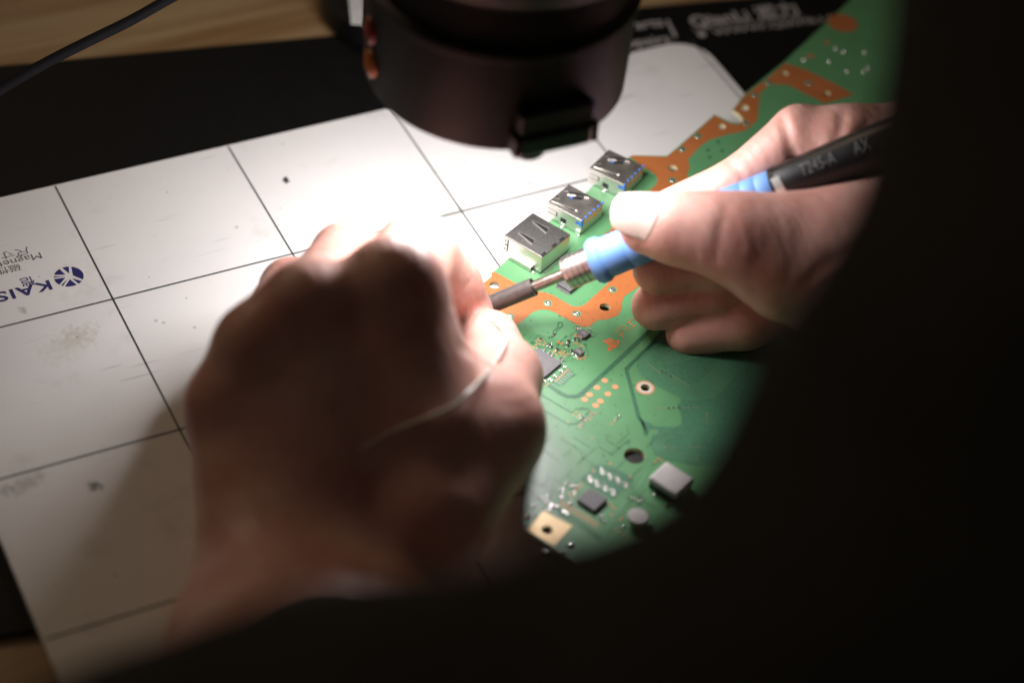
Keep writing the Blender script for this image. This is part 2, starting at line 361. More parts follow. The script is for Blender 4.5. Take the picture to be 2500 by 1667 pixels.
# ------------------------------------------------------------------ circuit board
ZB = 10.0; TH = 1.4
K6 = lambda p: K(1600, 50, S2, p); K5 = lambda p: K(1100, 600, S2, p); K4 = lambda p: K(1100, 300, S2, p); K3 = lambda p: K(1250, 1000, S2, p); K7 = lambda p: K(1450, 750, S2, p)
KA = lambda p: K(1100, 600, S1, p); KB = lambda p: K(1200, 750, S1, p); KC = lambda p: K(1400, 720, S1, p); KD = lambda p: K(1200, 450, S1, p); KE = lambda p: K(1380, 340, S1, p); KF = lambda p: K(1250, 900, S1, p)
board_px = (K6([(2400, -700), (1600, 60), (1225, 405), (860, 700), (740, 857), (800, 900), (838, 945), (832, 975), (800, 985), (720, 978), (640, 938), (565, 902), (330, 1110), (210, 1215), (110, 1298)])
    + KE([(1290, 308), (1230, 340), (1000, 560), (550, 868), (430, 1000)]) + [(1348, 535)] + [(1240, 632)]
    + KA([(1040, 318), (845, 478), (785, 512), (775, 590), (700, 655), (500, 800), (300, 960), (0, 1250)])
    + [(1060, 830), (1120, 960), (1240, 1060)] + K3([(150, 520), (100, 960), (98, 1110), (140, 1152), (390, 1310), (700, 1500)]) + [(1640, 1500), (1900, 1560), (2500, 1100), (3000, 600), (2850, 100)])
board = [tuple(p) for p in P2(board_px, ZB)]
ctr = U(1450, 900, ZB); cb = empty('circuit_board', (ctr[0], ctr[1], ZB-TH)); tag(cb, 'green circuit board with orange copper borders lying on the white sheet between both hands', 'circuit board')
def at(p, z=ZB): return U(p[0], p[1], z)
def hole(p, r): c = at(p); return circ((c[0], c[1]), r, 28)
H = [(KA([(842, 755)])[0], 1.62), (K5([(1477, 588)])[0], 1.70), (K5([(1862, 1358)])[0], 1.45), (K3([(1172, 440)])[0], 3.1), (K6([(855, 838)])[0], 1.45), (K6([(635, 1017)])[0], 1.4),
     (KE([(2055, 560)])[0], 1.6), (K6([(1235, 512)])[0], 1.3), (K6([(1640, 702)])[0], 1.3), (K3([(335, 1150)])[0], 1.55)]
holes = [hole(p, r) for p, r in H]
mb = MB(); prism(mb, board, ZB-TH, ZB, holes, mside=1)
obj('board', mb, [M['mask'], M['fr4']], cb)
Z1, Z2, Z3_, Z4 = ZB+.05, ZB+.10, ZB+.15, ZB+.2
# copper band
cop = (K6([(1900, 712), (1700, 602), (1430, 472), (1240, 412), (1090, 547), (865, 712), (750, 858), (812, 905), (850, 950), (845, 985), (800, 997), (720, 990), (640, 950), (565, 912), (450, 1012), (335, 1118), (215, 1222), (112, 1306)])
    + KE([(1290, 318), (1240, 348), (1500, 540), (1640, 620), (1740, 700), (1772, 780), (1745, 870), (1640, 960)]) + K4([(1590, 955), (1480, 1080), (1290, 1200)]) + [(1436, 640), (1496, 660)]
    + K5([(1500, 370), (1400, 457), (1330, 522), (1275, 570), (1220, 585), (1160, 578), (1060, 522), (975, 470), (880, 445), (800, 435), (700, 405)])
    + KA([(1290, 747), (840, 500), (790, 520), (785, 595), (705, 665), (505, 812), (300, 985), (100, 1150)]) + [(1090, 800), (1130, 855)]
    + KB([(150, 600), (400, 425), (580, 270), (760, 112), (850, 66), (950, 42), (1050, 46), (1150, 72), (1300, 150), (1450, 232), (1650, 342), (1750, 377), (1840, 378), (1900, 350), (1960, 292), (2050, 248), (2200, 235)])
    + K5([(1530, 695), (1600, 668), (1638, 605), (1640, 545), (1662, 485), (1740, 430), (1812, 382)]) + [(1640, 610), (1675, 520)]
    + K6([(335, 1560), (300, 1490), (330, 1405), (310, 1335), (350, 1290), (420, 1212), (520, 1142), (700, 1090), (850, 1060), (920, 1010), (975, 950), (1000, 700), (1060, 642), (1120, 612), (1260, 615), (1350, 660), (1500, 735), (1620, 800)]))
cop2 = P2(cop, ZB)
vias = [(K5([(930, 550)])[0]), (K5([(1207, 650)])[0]), (K5([(565, 678)])[0]), (K5([(1550, 420)])[0]), (K6([(1465, 600)])[0]), (K6([(1080, 600)])[0]), (K6([(945, 715)])[0]), (K6([(865, 985)])[0]), (K6([(405, 1105)])[0]), (K6([(255, 1235)])[0]), (KE([(2052, 787)])[0]), (KD([(2240, 970)])[0])]
cu_holes = [hole(p, r) for (p, r) in [H[0], H[1], H[4], H[5], H[6], H[7], H[8]]]+[hole(p, 1.45) for p in vias]
mb = MB(); prism(mb, cop2, None, Z1, cu_holes); obj('copper_band', mb, M['copper'], cb)
for p in vias:
    c = at(p); mb = MB(); lathe(mb, (c[0], c[1], ZB), Z3, [(.06, 1.0), (.16, .95), (.2, .8), (.14, .45), (.10, .05)], 20); obj('plated_via', mb, M['tin'], cb, smooth=True)
aa = math.radians(25.3); BX = np.array([math.cos(aa), math.sin(aa), 0]); BY = np.array([-math.sin(aa), math.cos(aa), 0])
# small vias near copper border
mb = MB(); inner = K5([(400, 270), (480, 300), (560, 345), (640, 372), (620, 540), (690, 592), (815, 590), (645, 622), (678, 700), (1100, 672), (1105, 695), (1165, 735), (1195, 740), (1230, 745), (1280, 770), (1360, 705), (1450, 683), (1465, 465), (1535, 470), (1330, 512), (1275, 540), (1245, 555), (1385, 568), (1590, 555), (1500, 515), (1620, 390), (1690, 385), (1255, 620), (1280, 633), (1305, 645), (1255, 695), (1262, 715), (1005, 615), (1025, 515), (960, 455), (900, 450), (360, 440), (370, 480), (345, 410), (520, 400), (580, 430), (510, 460)])
for p in inner: c = at(p); prism(mb, circ(c, .17, 8), None, Z2)
for i in range(60):
    t = rng.random(); j = rng.integers(0, len(cop2)-1)
obj('via_holes', mb, M['slot'], cb)
# traces
def T(mb, px, w, smooth=0):
    p = P2(px, ZB)
    if smooth: p = smoothloop(p, smooth, False)
    ribbon(mb, p, w, Z1)
mb = MB()
main = K5([(2060, 680), (1900, 820)])+[(1503, 886)]+K5([(1262, 1408), (1230, 1432), (1190, 1442), (1120, 1440), (1060, 1415), (940, 1335), (900, 1310)])
pm = P2(main, ZB)
def offs(p, d):
    p = np.array(p); o = []
    for i in range(len(p)):
        t = p[min(i+1, len(p)-1)]-p[max(i-1, 0)]; t = t/np.linalg.norm(t); o.append(p[i]+d*np.array([-t[1], t[0]]))
    return o
for d, w in ((-.55, .22), (-.0, .12), (.55, .22)): ribbon(mb, offs(pm, d), w, Z2)
L2 = K7([(700, 200), (560, 345), (308, 588), (430, 1060), (470, 1110), (500, 1225)]); p2_ = P2(L2, ZB)
for d in (-.5, -.0, .5): ribbon(mb, offs(p2_, d), .2, Z2)
for pts, w in ((KF([(560, 500), (1150, 845), (1225, 770), (1440, 765), (1495, 805), (1240, 1050), (1070, 1060), (600, 790)]), .32),
               (KB([(1185, 520), (1180, 460), (1280, 375), (1265, 320), (1310, 290), (1345, 300), (1358, 360), (1240, 460), (1240, 510), (1150, 580)]), .34),
               (KB([(1650, 470), (1600, 400), (1560, 420), (1565, 385), (1640, 358), (1720, 390)]), .16), (KB([(1890, 470), (2010, 520), (1960, 572), (1870, 540)]), .2),
               (KB([(1530, 640), (1495, 550), (1610, 470), (1650, 490)]), .14), (KB([(1420, 570), (1330, 650), (1260, 720)]), .14), (KB([(1800, 720), (1855, 910), (1740, 1010)]), .2),
               (KB([(800, 640), (900, 535), (980, 580), (960, 620)]), .16), (KB([(830, 720), (755, 690), (770, 665), (860, 690), (900, 740), (1010, 790)]), .16), (KB([(1380, 1055), (1490, 930), (1550, 900)]), .14),
               (KB([(1240, 930), (1340, 800), (1440, 820), (1400, 900), (1330, 970)]), .14), (KB([(900, 760), (960, 840), (1080, 880)]), .2), (KB([(1010, 740), (1080, 790), (1070, 850)]), .14)):
    ribbon(mb, P2(pts, ZB), w, Z2)
for c_, r_ in ((KB([(1420, 565)])[0], .35), (KB([(1145, 572)])[0], .4), (KB([(1800, 718)])[0], .42), (KB([(1268, 725)])[0], .38), (KB([(1395, 725)])[0], .35), (KB([(775, 675)])[0], .42)):
    c = at(c_); ribbon(mb, circ(c, r_, 16), .16, Z2, closed=True)
for i in range(46):
    q = U(rng.uniform(1310, 1600), rng.uniform(1080, 1250), ZB); a_ = BX if rng.random() < .5 else BY; l_ = rng.uniform(1.5, 6); b_ = a_ if rng.random() < .5 else (BX+BY)/1.414
    ribbon(mb, [q, q+a_*l_, q+a_*l_+b_*l_*.6], .15, Z2)
for i in range(26):
    q = U(rng.uniform(1255, 1400), rng.uniform(850, 925), ZB); a_ = BX if rng.random() < .5 else BY; ribbon(mb, [q, q+a_*rng.uniform(.6, 2.)], .13, Z2)
obj('traces', mb, M['teal'], cb)
# trace planes: between the three thin lines, octagon, processor area
mb = MB()
ribbon(mb, pm, 1.0, Z1); ribbon(mb, p2_, .9, Z1)
prism(mb, P2(KB([(1480, 1165), (1560, 1210), (1585, 1290), (1370, 1500), (1270, 1512), (1140, 1440), (1240, 1330), (1330, 1215)]), ZB), None, Z1)
reg1 = K7([(560, 345), (420, 500), (408, 570), (450, 650), (550, 722), (840, 880), (790, 950), (830, 1010), (840, 1120), (780, 1145), (600, 1142), (470, 1080), (430, 1040), (455, 1120), (515, 1215), (540, 1170), (620, 1165), (610, 1205), (555, 1235), (538, 1300), (580, 1408), (700, 1462), (900, 1505), (1300, 1520), (2200, 1300), (2600, 300), (1800, -200), (900, 100)])
prism(mb, P2(reg1, ZB), None, Z1)
prism(mb, P2(K3([(960, 545), (1160, 650), (1160, 690), (960, 860), (700, 700), (640, 670), (830, 520)]), ZB), None, Z1)
obj('trace_field', mb, M['teal2'], cb)
mb = MB()
base = P2(smoothloop(K7([(900, 330), (600, 400), (500, 420), (430, 500), (415, 580), (455, 655), (560, 722), (850, 885), (1100, 880), (1230, 800), (1400, 600)]), 5, False), ZB)
for i in range(13): ribbon(mb, offs(base, (.45+.55*i)), .16, Z2)
base = P2(smoothloop(K7([(700, 1160), (570, 1230), (548, 1300), (590, 1400), (720, 1455), (1000, 1490)]), 5, False), ZB)
for i in range(8): ribbon(mb, offs(base, (.4+.45*i)), .14, Z2)
for i in range(7): ribbon(mb, P2(K3([(700+i*14, 690+i*6), (850+i*35, 540+i*16)]), ZB), .13, Z2)
for i in range(5): ribbon(mb, P2(K3([(420+8*i, 940+16*i), (640, 1050+14*i), (850, 1200+10*i)]), ZB), .14, Z2)
ribbon(mb, P2(K3([(1290, 600), (1230, 700), (1100, 860), (980, 1010), (870, 1210), (1000, 1370)]), ZB), .9, Z2)
obj('fine_traces', mb, mat('pale_trace_mask', (.12, .31, .16), .4), cb)
# round test points, screw ring
for i, p in enumerate(K5([(1475, 1290), (1400, 1358), (1575, 1350), (1330, 1425), (1505, 1418), (1283, 1470), (1433, 1487), (1388, 1528)])):
    c = at(p); mb = MB(); prism(mb, circ(c, 1.0, 24), None, Z2); obj('test_point', mb, M['pad'], cb)
c = at(K5([(1862, 1358)])[0]); mb = MB(); prism(mb, circ(c, 2.9, 32), None, Z1, [circ(c, 2.35, 32)]); prism(mb, circ(c, 2.35, 32), None, Z2, [circ(c, 1.45, 28)], mi=1)
obj('screw_ring', mb, [M['pad'], M['ring']], cb)
for i in range(8):
    a = PI*2*i/8
# emblem and letters printed on the board
mb = MB()
em = lambda pts, n=3: prism(mb, P2(smoothloop(KC(pts), n), ZB), None, Z2)
em([(560, 885), (600, 858), (700, 910), (845, 985), (790, 1025), (680, 960)], 1)
em([(640, 850), (690, 830), (780, 880), (740, 920), (690, 890)], 1)
prism(mb, P2(KC([(765, 925), (800, 880), (880, 860), (885, 905), (850, 975), (815, 968), (850, 895), (815, 900), (785, 945)]), ZB), None, Z2)
prism(mb, P2(KC([(665, 1000), (700, 980), (745, 1005), (750, 1030), (690, 1078), (655, 1075), (655, 1030)]), ZB), None, Z2, [P2(KC([(695, 1010), (712, 1012), (700, 1050), (688, 1048)]), ZB)])
def stroke(pts, w, n=0):
    p = P2(KC(pts), ZB)
    if n: p = smoothloop(p, n, False)
    ribbon(mb, p, w, Z2)
stroke([(812, 728), (860, 670), (912, 612), (955, 602), (1005, 622), (1005, 655), (940, 712), (885, 757)], .22, 3); stroke([(882, 752), (958, 802)], .42)
stroke([(1090, 672), (1170, 603)], .22); stroke([(1168, 605), (1040, 520)], .42); stroke([(1040, 522), (1085, 488), (1180, 460)], .22)
obj('emblem', mb, M['orangeprint'], cb, label='orange mark of two crossed ribbon letters beside thin outline letters')
# dark flecks under the mask
mb = MB()
for i in range(170):
    p = (rng.uniform(1240, 1640), rng.uniform(760, 1130)); c = at(p); prism(mb, circ(c, rng.uniform(.14, .34), 7), None, ZB+.03)
obj('mask_flecks', mb, M['teal'], cb)
# --- components
def chip_box(name, px, hx, hy, h, m, bev=.1, z=ZB, dx=0, dy=0, smooth=False):
    c = at(px, z+h); c = np.array([c[0], c[1], z])+BX*dx+BY*dy
    mb = MB(); boxo(mb, c, BX, BY, Z3, hx, hy, .05, h); return obj(name, mb, m, cb, bevel=bev), c
# large memory chip: right corner KB(1350,1055), bottom corner KB(1000,1350)
ra, rb = at(KB([(1350, 1055)])[0], ZB+1), at(KB([(1003, 1352)])[0], ZB+1)
ex = (rb-ra); wid = np.linalg.norm(ex[:2]); ex = -BX*1; ey = BY
q0 = ra; wch = 7.6; hch = 9.5
corner = at(KB([(870, 792)])[0], ZB+1)
hch = abs(np.dot(corner-ra, BY)); wch = abs(np.dot(rb-ra, BX))
cc = ra+BY*hch/2*np.sign(np.dot(corner-ra, BY))-BX*(wch/2+1.2)
mb = MB(); boxo(mb, (cc[0], cc[1], ZB), BX, BY, Z3, wch/2+1.2, hch/2, .35, 1.0); boxo(mb, (cc[0], cc[1], ZB), BX, BY, Z3, wch/2+.9, hch/2-.3, .05, .36)
chip = obj('memory_chip', mb, M['chip'], cb, bevel=.06)
mb = MB()
ct = np.array([cc[0], cc[1], ZB+1.04])
for r in range(5):
    x = -1.2+r*1.0; y = -3.
    while y < 1.6:
        l = rng.uniform(.25, .5); ribbon(mb, [ct+BX*x+BY*y*1., ct+BX*x+BY*(y+l)], .5 if r < 2 else .38, ZB+1.04); y += l+.22
prism(mb, circ(ct+BX*(wch/2-.3)-BY*(hch/2-.8), .18, 10), None, ZB+1.04)
obj('chip_marking', mb, mat('chip_print', (.2, .195, .2), .5), chip)
for i in range(9):
    t = -hch/2+.8+i*(hch-1.2)/8
# power regulator chip and six-pin chip
ch2, c2 = chip_box('regulator_chip', KB([(1765, 492)])[0], 1.45, 1.5, 1.1, M['chip'], .06)
mb = MB()
for r in range(2):
    for k in range(4): ribbon(mb, [c2+BX*(-.3+r*.55)+BY*(-.75+k*.36), c2+BX*(-.3+r*.55)+BY*(-.5+k*.36)], .36, ZB+1.14)
obj('chip_marking', mb, M['silk'], ch2)
ch3, c3 = chip_box('small_transistor_chip', KB([(1668, 838)])[0], .85, 1.45, 1.0, M['chip'], .08)
for k in range(3):
    for s in (-1, 1):
        q = c3+BX*s*1.15+BY*(-.95+.95*k) if False else c3+BX*(s*1.15)+BY*(-.95+.95*k)
        mb = MB(); boxo(mb, q, BX, BY, Z3, .32, .22, .06, .34); boxo(mb, q+BX*s*.55, BX, BY, Z3, .3, .26, .04, .18); obj('pin', mb, M['tin'], ch3, bevel=.05)
mb = MB()
for k in range(5): ribbon(mb, [c3+BY*(-.8+k*.36), c3+BY*(-.55+k*.36)], .5, ZB+1.04)
obj('chip_marking', mb, M['silk'], ch3)
def smd(px, l=1.0, w=.5, h=.45, rot=0, body='blackplastic', z=ZB):
    c = at(px, z+h); c = np.array([c[0], c[1], z]); X, Y = (BX, BY) if not rot else (BY, BX)
    mb = MB(); boxo(mb, c, X, Y, Z3, l*.28, w*.48, .08, h*.97, 0)
    for s in (-1, 1): boxo(mb, c+X*s*l*.39, X, Y, Z3, l*.13, w*.5, .06, h, 1); blob(mb, c+X*s*l*.56+Z3*.06, l*.16, w*.5, h*.4, aa+(PI/2 if rot else 0), 8, 1)
    obj('chip_capacitor' if body != 'blackplastic' else 'chip_resistor', mb, [M[body], M['tin']], cb)
for p, l, w, h, r, b in [((1650, 405), 1.4, 1.0, .8, 1, 'capbody'), ((1190, 515), 1.0, .55, .4, 0, 'blackplastic'), ((930, 600), 1.0, .5, .4, 0, 'blackplastic'), ((965, 620), .7, .4, .4, 1, 'capbody'),
        ((1105, 705), 1.3, .8, .7, 0, 'blackplastic'), ((1140, 735), 1., .7, .7, 0, 'blackplastic'), ((1470, 640), 1.2, .9, .8, 0, 'blackplastic'), ((1465, 722), 1.2, .6, .5, 0, 'blackplastic'), ((1255, 790), 1.2, .6, .5, 0, 'blackplastic'),
        ((1690, 562), 1.8, 1.0, .9, 1, 'capbody'), ((1590, 600), 1., .55, .5, 0, 'blackplastic'), ((1680, 640), 1., .6, .4, 1, 'blackplastic'), ((1895, 520), .9, .5, .5, 1, 'blackplastic'), ((1880, 412), .9, .45, .4, 1, 'capbody'),
        ((1110, 858), 1., .5, .4, 0, 'capbody'), ((1175, 903), 1., .5, .4, 0, 'capbody'), ((1020, 803), 1., .5, .4, 0, 'capbody'), ((1310, 975), 1., .5, .4, 0, 'blackplastic'), ((1355, 998), 1., .5, .4, 0, 'capbody'),
        ((1400, 1140), .9, .45, .4, 1, 'capbody'), ((1330, 1212), .9, .45, .4, 1, 'capbody'), ((1210, 1310), 1., .6, .5, 1, 'capbody'), ((1130, 1390), 1.1, .6, .5, 1, 'capbody'), ((1015, 1400), 1., .5, .4, 1, 'capbody'), ((1530, 822), .9, .5, .4, 0, 'blackplastic'), ((1705, 765), .8, .4, .4, 1, 'capbody')]:
    smd(KB([p])[0], l, w, h, r, b)
smd(KF([(1340, 915)])[0], 1., .6, .5, 0); 
for p in ((2060, 905), (2003, 955)): c = at(KF([p])[0]); mb = MB(); blob(mb, (c[0], c[1], ZB+.06), .42, .42, .35); obj('solder_dot', mb, M['tin'], cb, smooth=True)
def pads(pts, w, l, conv, name='bare_pads', m='pad', zz=None):
    mb = MB()
    for p in conv(pts): c = at(p); c = np.array([c[0], c[1], 0]); boxo(mb, c, BX, BY, Z3, w/2, l/2, ZB+.04, ZB+.12)
    return obj(name, mb, M[m], cb)
pads([(1000, 658), (1025, 702), (992, 732), (850, 722), (808, 770), (903, 630), (862, 655), (940, 655), (862, 785), (895, 610), (880, 700), (925, 710), (1215, 832), (1195, 850)], .48, .5, KB)
pads([(1275, 672), (1350, 700), (1612, 545), (1615, 698), (1690, 992)], .8, .75, KB, m='orangeprint')
pads([(1345, 825), (1400, 852), (1320, 868), (1375, 882), (1287, 882), (1330, 905), (1410, 915), (1450, 895), (1380, 945), (1490, 905), (1760, 930), (1800, 950), (1770, 985), (1735, 950), (1720, 735), (1755, 755)], .45, .5, KB)
pads([(1230+38.5*i, 1408-35*i) for i in range(7)], .52, .6, KB)
pads([(1300+42*i, 1455-38*i) for i in range(6)]+[(1270+42*i, 1440-38*i) for i in range(7)]+[(1330+42*i, 1470-38*i) for i in range(6)], .22, .3, KB, m='ring')
pads([(1050, 1490), (1085, 1465), (1180, 880), (1230, 835), (1295, 872), (1250, 918)], .45, .5, KB)
pads([(1225, 832), (1175, 880), (1295, 875), (1245, 918)], .5, .5, KF); pads([(1962, 1005), (1908, 1060)], .55, .55, KF)
pads([(1530, 1330), (1500, 840), (1060, 1015)], .4, .4, KF)
# faint printed letters near squiggle: ghost outline of pads
mb = MB()
for i in range(14):
    p = KF([(1290+22*i+rng.uniform(-20, 20), 1090-19*i+rng.uniform(-25, 25))])[0]; c = at(p); ribbon(mb, [c-BY*.5, c+BY*.4], .5, Z1)
obj('pad_ghosts', mb, mat('pinkish_mask', (.38, .30, .2), .5), cb)  # short pinkish dashes lying flat on the mask
# ghost component rows over the processor field
mb = MB()
for row in (K7([(520+22*i, 545+17*i) for i in range(6)]), K7([(760+24*i, 660+16*i) for i in range(7)]), K7([(570+24*i, 970) for i in range(6)]), K7([(860+45*i, 960) for i in range(4)]), K7([(1080, 1010+24*i) for i in range(5)]), K7([(680+22*i, 1335+4*i) for i in range(5)]), K7([(910+32*i, 1335-2*i) for i in range(4)]), K7([(585, 1180), (600, 1470), (630, 1445), (640, 1470)])):
    for p in row: c = at(p); c = np.array([c[0], c[1], 0]); boxo(mb, c, BX, BY, Z3, .15, .22, ZB+.04, ZB+.14)
obj('bare_pads', mb, mat('dull_pad', (.34, .25, .15), .5), cb)
for p in K7([(655, 608), (690, 625), (735, 655), (718, 958), (765, 957), (812, 957)]): smd(p, .8, .4, .35, 1)
# --- lower chip with its pads and passives (out of focus)
ch4, c4 = chip_box('audio_chip', K3([(768, 852)])[0], 3.1, 3.1, 1.3, M['chip'], .1)
mb = MB()
for s in (-1, 1):
    for i in range(11):
        boxo(mb, c4+BX*(-2.4+.48*i)+BY*s*3.0, BX, BY, Z3, .12, .5, .06, .2); boxo(mb, c4+BY*(-2.3+.46*i)+BX*s*3.2, BX, BY, Z3, .5, .12, .06, .2)
obj('pin_row', mb, M['tin'], ch4)
for g in [(865, 585), (940, 630), (1010, 670), (1085, 715), (750, 660), (820, 705), (890, 745), (965, 790)]:
    for dx_, dy_ in ((-12, -22), (8, -10), (-8, 12), (12, 22)): smd(K3([(g[0]+dx_*.6, g[1]+dy_)])[0], .8, .42, .4, 1, 'capbody')
pads([(480+26*i, 885+15.5*i) for i in range(14)]+[(470+26*i, 915+15.5*i) for i in range(14)], .5, .6, K3)
pads([(545, 800), (570, 830), (610, 770), (640, 745), (660, 720), (930, 900), (960, 930), (980, 945), (950, 1000), (1030, 1050), (1050, 1030), (1000, 1130), (1020, 1160), (1060, 1190), (1100, 1210), (1150, 1240), (940, 515), (1130, 640), (780, 585), (1370, 500), (1400, 470), (1430, 490)], .6, .6, K3)
for p in [(600, 790), (520, 700), (570, 720), (610, 725), (470, 830), (480, 760), (560, 880), (210, 900), (265, 830), (345, 825), (330, 870), (385, 915), (370, 895), (350, 945), (430, 915), (850, 1010), (870, 1045), (1130, 830), (1190, 850), (1215, 865), (1240, 830), (1480, 900), (1320, 1085), (490, 960), (520, 980)]:
    smd(K3([p])[0], rng.uniform(.9, 1.3), rng.uniform(.5, .7), .55, rng.integers(0, 2), 'capbody' if rng.random() < .6 else 'blackplastic')
# inductors
def rbox(name, px, hx, hy, h, m, bev):
    c = at(px, ZB+h); c = np.array([c[0], c[1], ZB]); mb = MB(); boxo(mb, c, BX, BY, Z3, hx, hy, h*.42, h); o = obj(name, mb, m, cb, bevel=bev, smooth=False); o.modifiers['bevel'].segments = 4
    mb = MB(); boxo(mb, c, BX, BY, Z3, hx*.9, hy*.9, .05, h*.42); obj('coil_base', mb, M['blackplastic'], o)
    for s in (-1, 1):
        mb = MB(); boxo(mb, c-BX*hx*.0+BY*s*hy*.98, BX, BY, Z3, hx*.35, .35, .06, h*.4); obj('terminal', mb, M['tin'], o, bevel=.1)
    return o
rbox('power_inductor', K3([(1525, 645)])[0], 4.5, 5.0, 4.4, M['grey'], .9)
c = at(K3([(1205, 1005)])[0], ZB+3); mb = MB(); lathe(mb, (c[0], c[1], ZB), Z3, [(.3, 2.3), (1.8, 2.3), (1.9, 3.0), (2.7, 3.05), (3.0, 2.7), (3.02, .01)], 32); obj('round_inductor', mb, M['grey'], cb, smooth=True, auto=.6)
# gold corner pad and solder
mb = MB(); prism(mb, P2(K3([(300, 968), (575, 1110), (400, 1298), (148, 1152)]), ZB), None, Z2, [hole(K3([(335, 1150)])[0], 1.6)]); obj('corner_pad', mb, M['goldpad'], cb)
for p, r in (((145, 1025), .95), ((560, 1285), 1.1), ((130, 1110), .5), ((490, 1350), .6), ((780, 1425), .8), ((1060, 1115), .6), ((1365, 810), .55), ((230, 1030), .5), ((300, 950), .4), ((1320, 1090), .3), ((2240, 880), .8), ((2320, 915), .7)):
    c = at(K3([p])[0]); mb = MB(); blob(mb, (c[0], c[1], ZB+.05), r, r*.9, r*.6); obj('solder_dot', mb, M['tin'], cb, smooth=True)
mb = MB(); prism(mb, P2(K3([(990, 1385), (1075, 1440), (900, 1510), (860, 1500)]), ZB), None, Z2); obj('copper_patch', mb, M['copper'], cb)
# connector lying in the dark right part of the board
c = D(1770, 1168, ZB); mb = MB(); boxo(mb, (c[0], c[1], ZB), BX, BY, Z3, 1.5, 6.5, .05, 2.4); o = obj('ribbon_connector', mb, M['blackplastic'], cb, bevel=.15)
mb = MB(); boxo(mb, (c[0], c[1], ZB)+BY*6.9, BX, BY, Z3, 1.2, .8, .05, 1.6); boxo(mb, (c[0], c[1], ZB)-BY*6.9, BX, BY, Z3, 1.2, .8, .05, 1.6); obj('terminal', mb, M['tin'], o, bevel=.1)
# blurry via dots on the far part of the board
for p, r in (((1480, 345), 1.1), ((1640, 215), .9)): c = at(K6([p])[0]); mb = MB(); prism(mb, circ(c, r, 18), None, Z2); obj('test_point', mb, M['orangeprint'], cb)
for p in ((1420, 380), (1665, 395), (1725, 270), (1835, 490), (2000, 490), (2005, 310), (2040, 455), (1800, 300)): c = at(K6([p])[0]); mb = MB(); blob(mb, (c[0], c[1], ZB+.05), .7, .7, .4); obj('solder_dot', mb, M['tin'], cb, smooth=True)
mb = MB(); c = at(K6([(1790, 30)])[0]); prism(mb, circ(c, 5.5, 32), None, Z2); obj('copper_patch', mb, M['copper'], cb)
mb = MB()
for p in ((500, 1245), (640, 1250), (600, 1165), (520, 1310), (430, 1470)): c = at(K6([p])[0]); prism(mb, circ(c, .7, 10), None, Z1)
obj('mask_flecks', mb, M['teal'], cb)
# driver chip under the iron's collar: dark body with pin rows
ch5, c5 = chip_box('interface_chip', (1392, 688), 3.3, 2.7, 1.4, M['chip'], .15)
mb = MB()
for s in (-1, 1):
    for i in range(12):
        boxo(mb, c5+BY*(-2.4+.44*i)+BX*s*3.7, BX, BY, Z3, .55, .13, .06, .25)
obj('pin_row', mb, M['tin'], ch5)
for i in range(14):
    pass
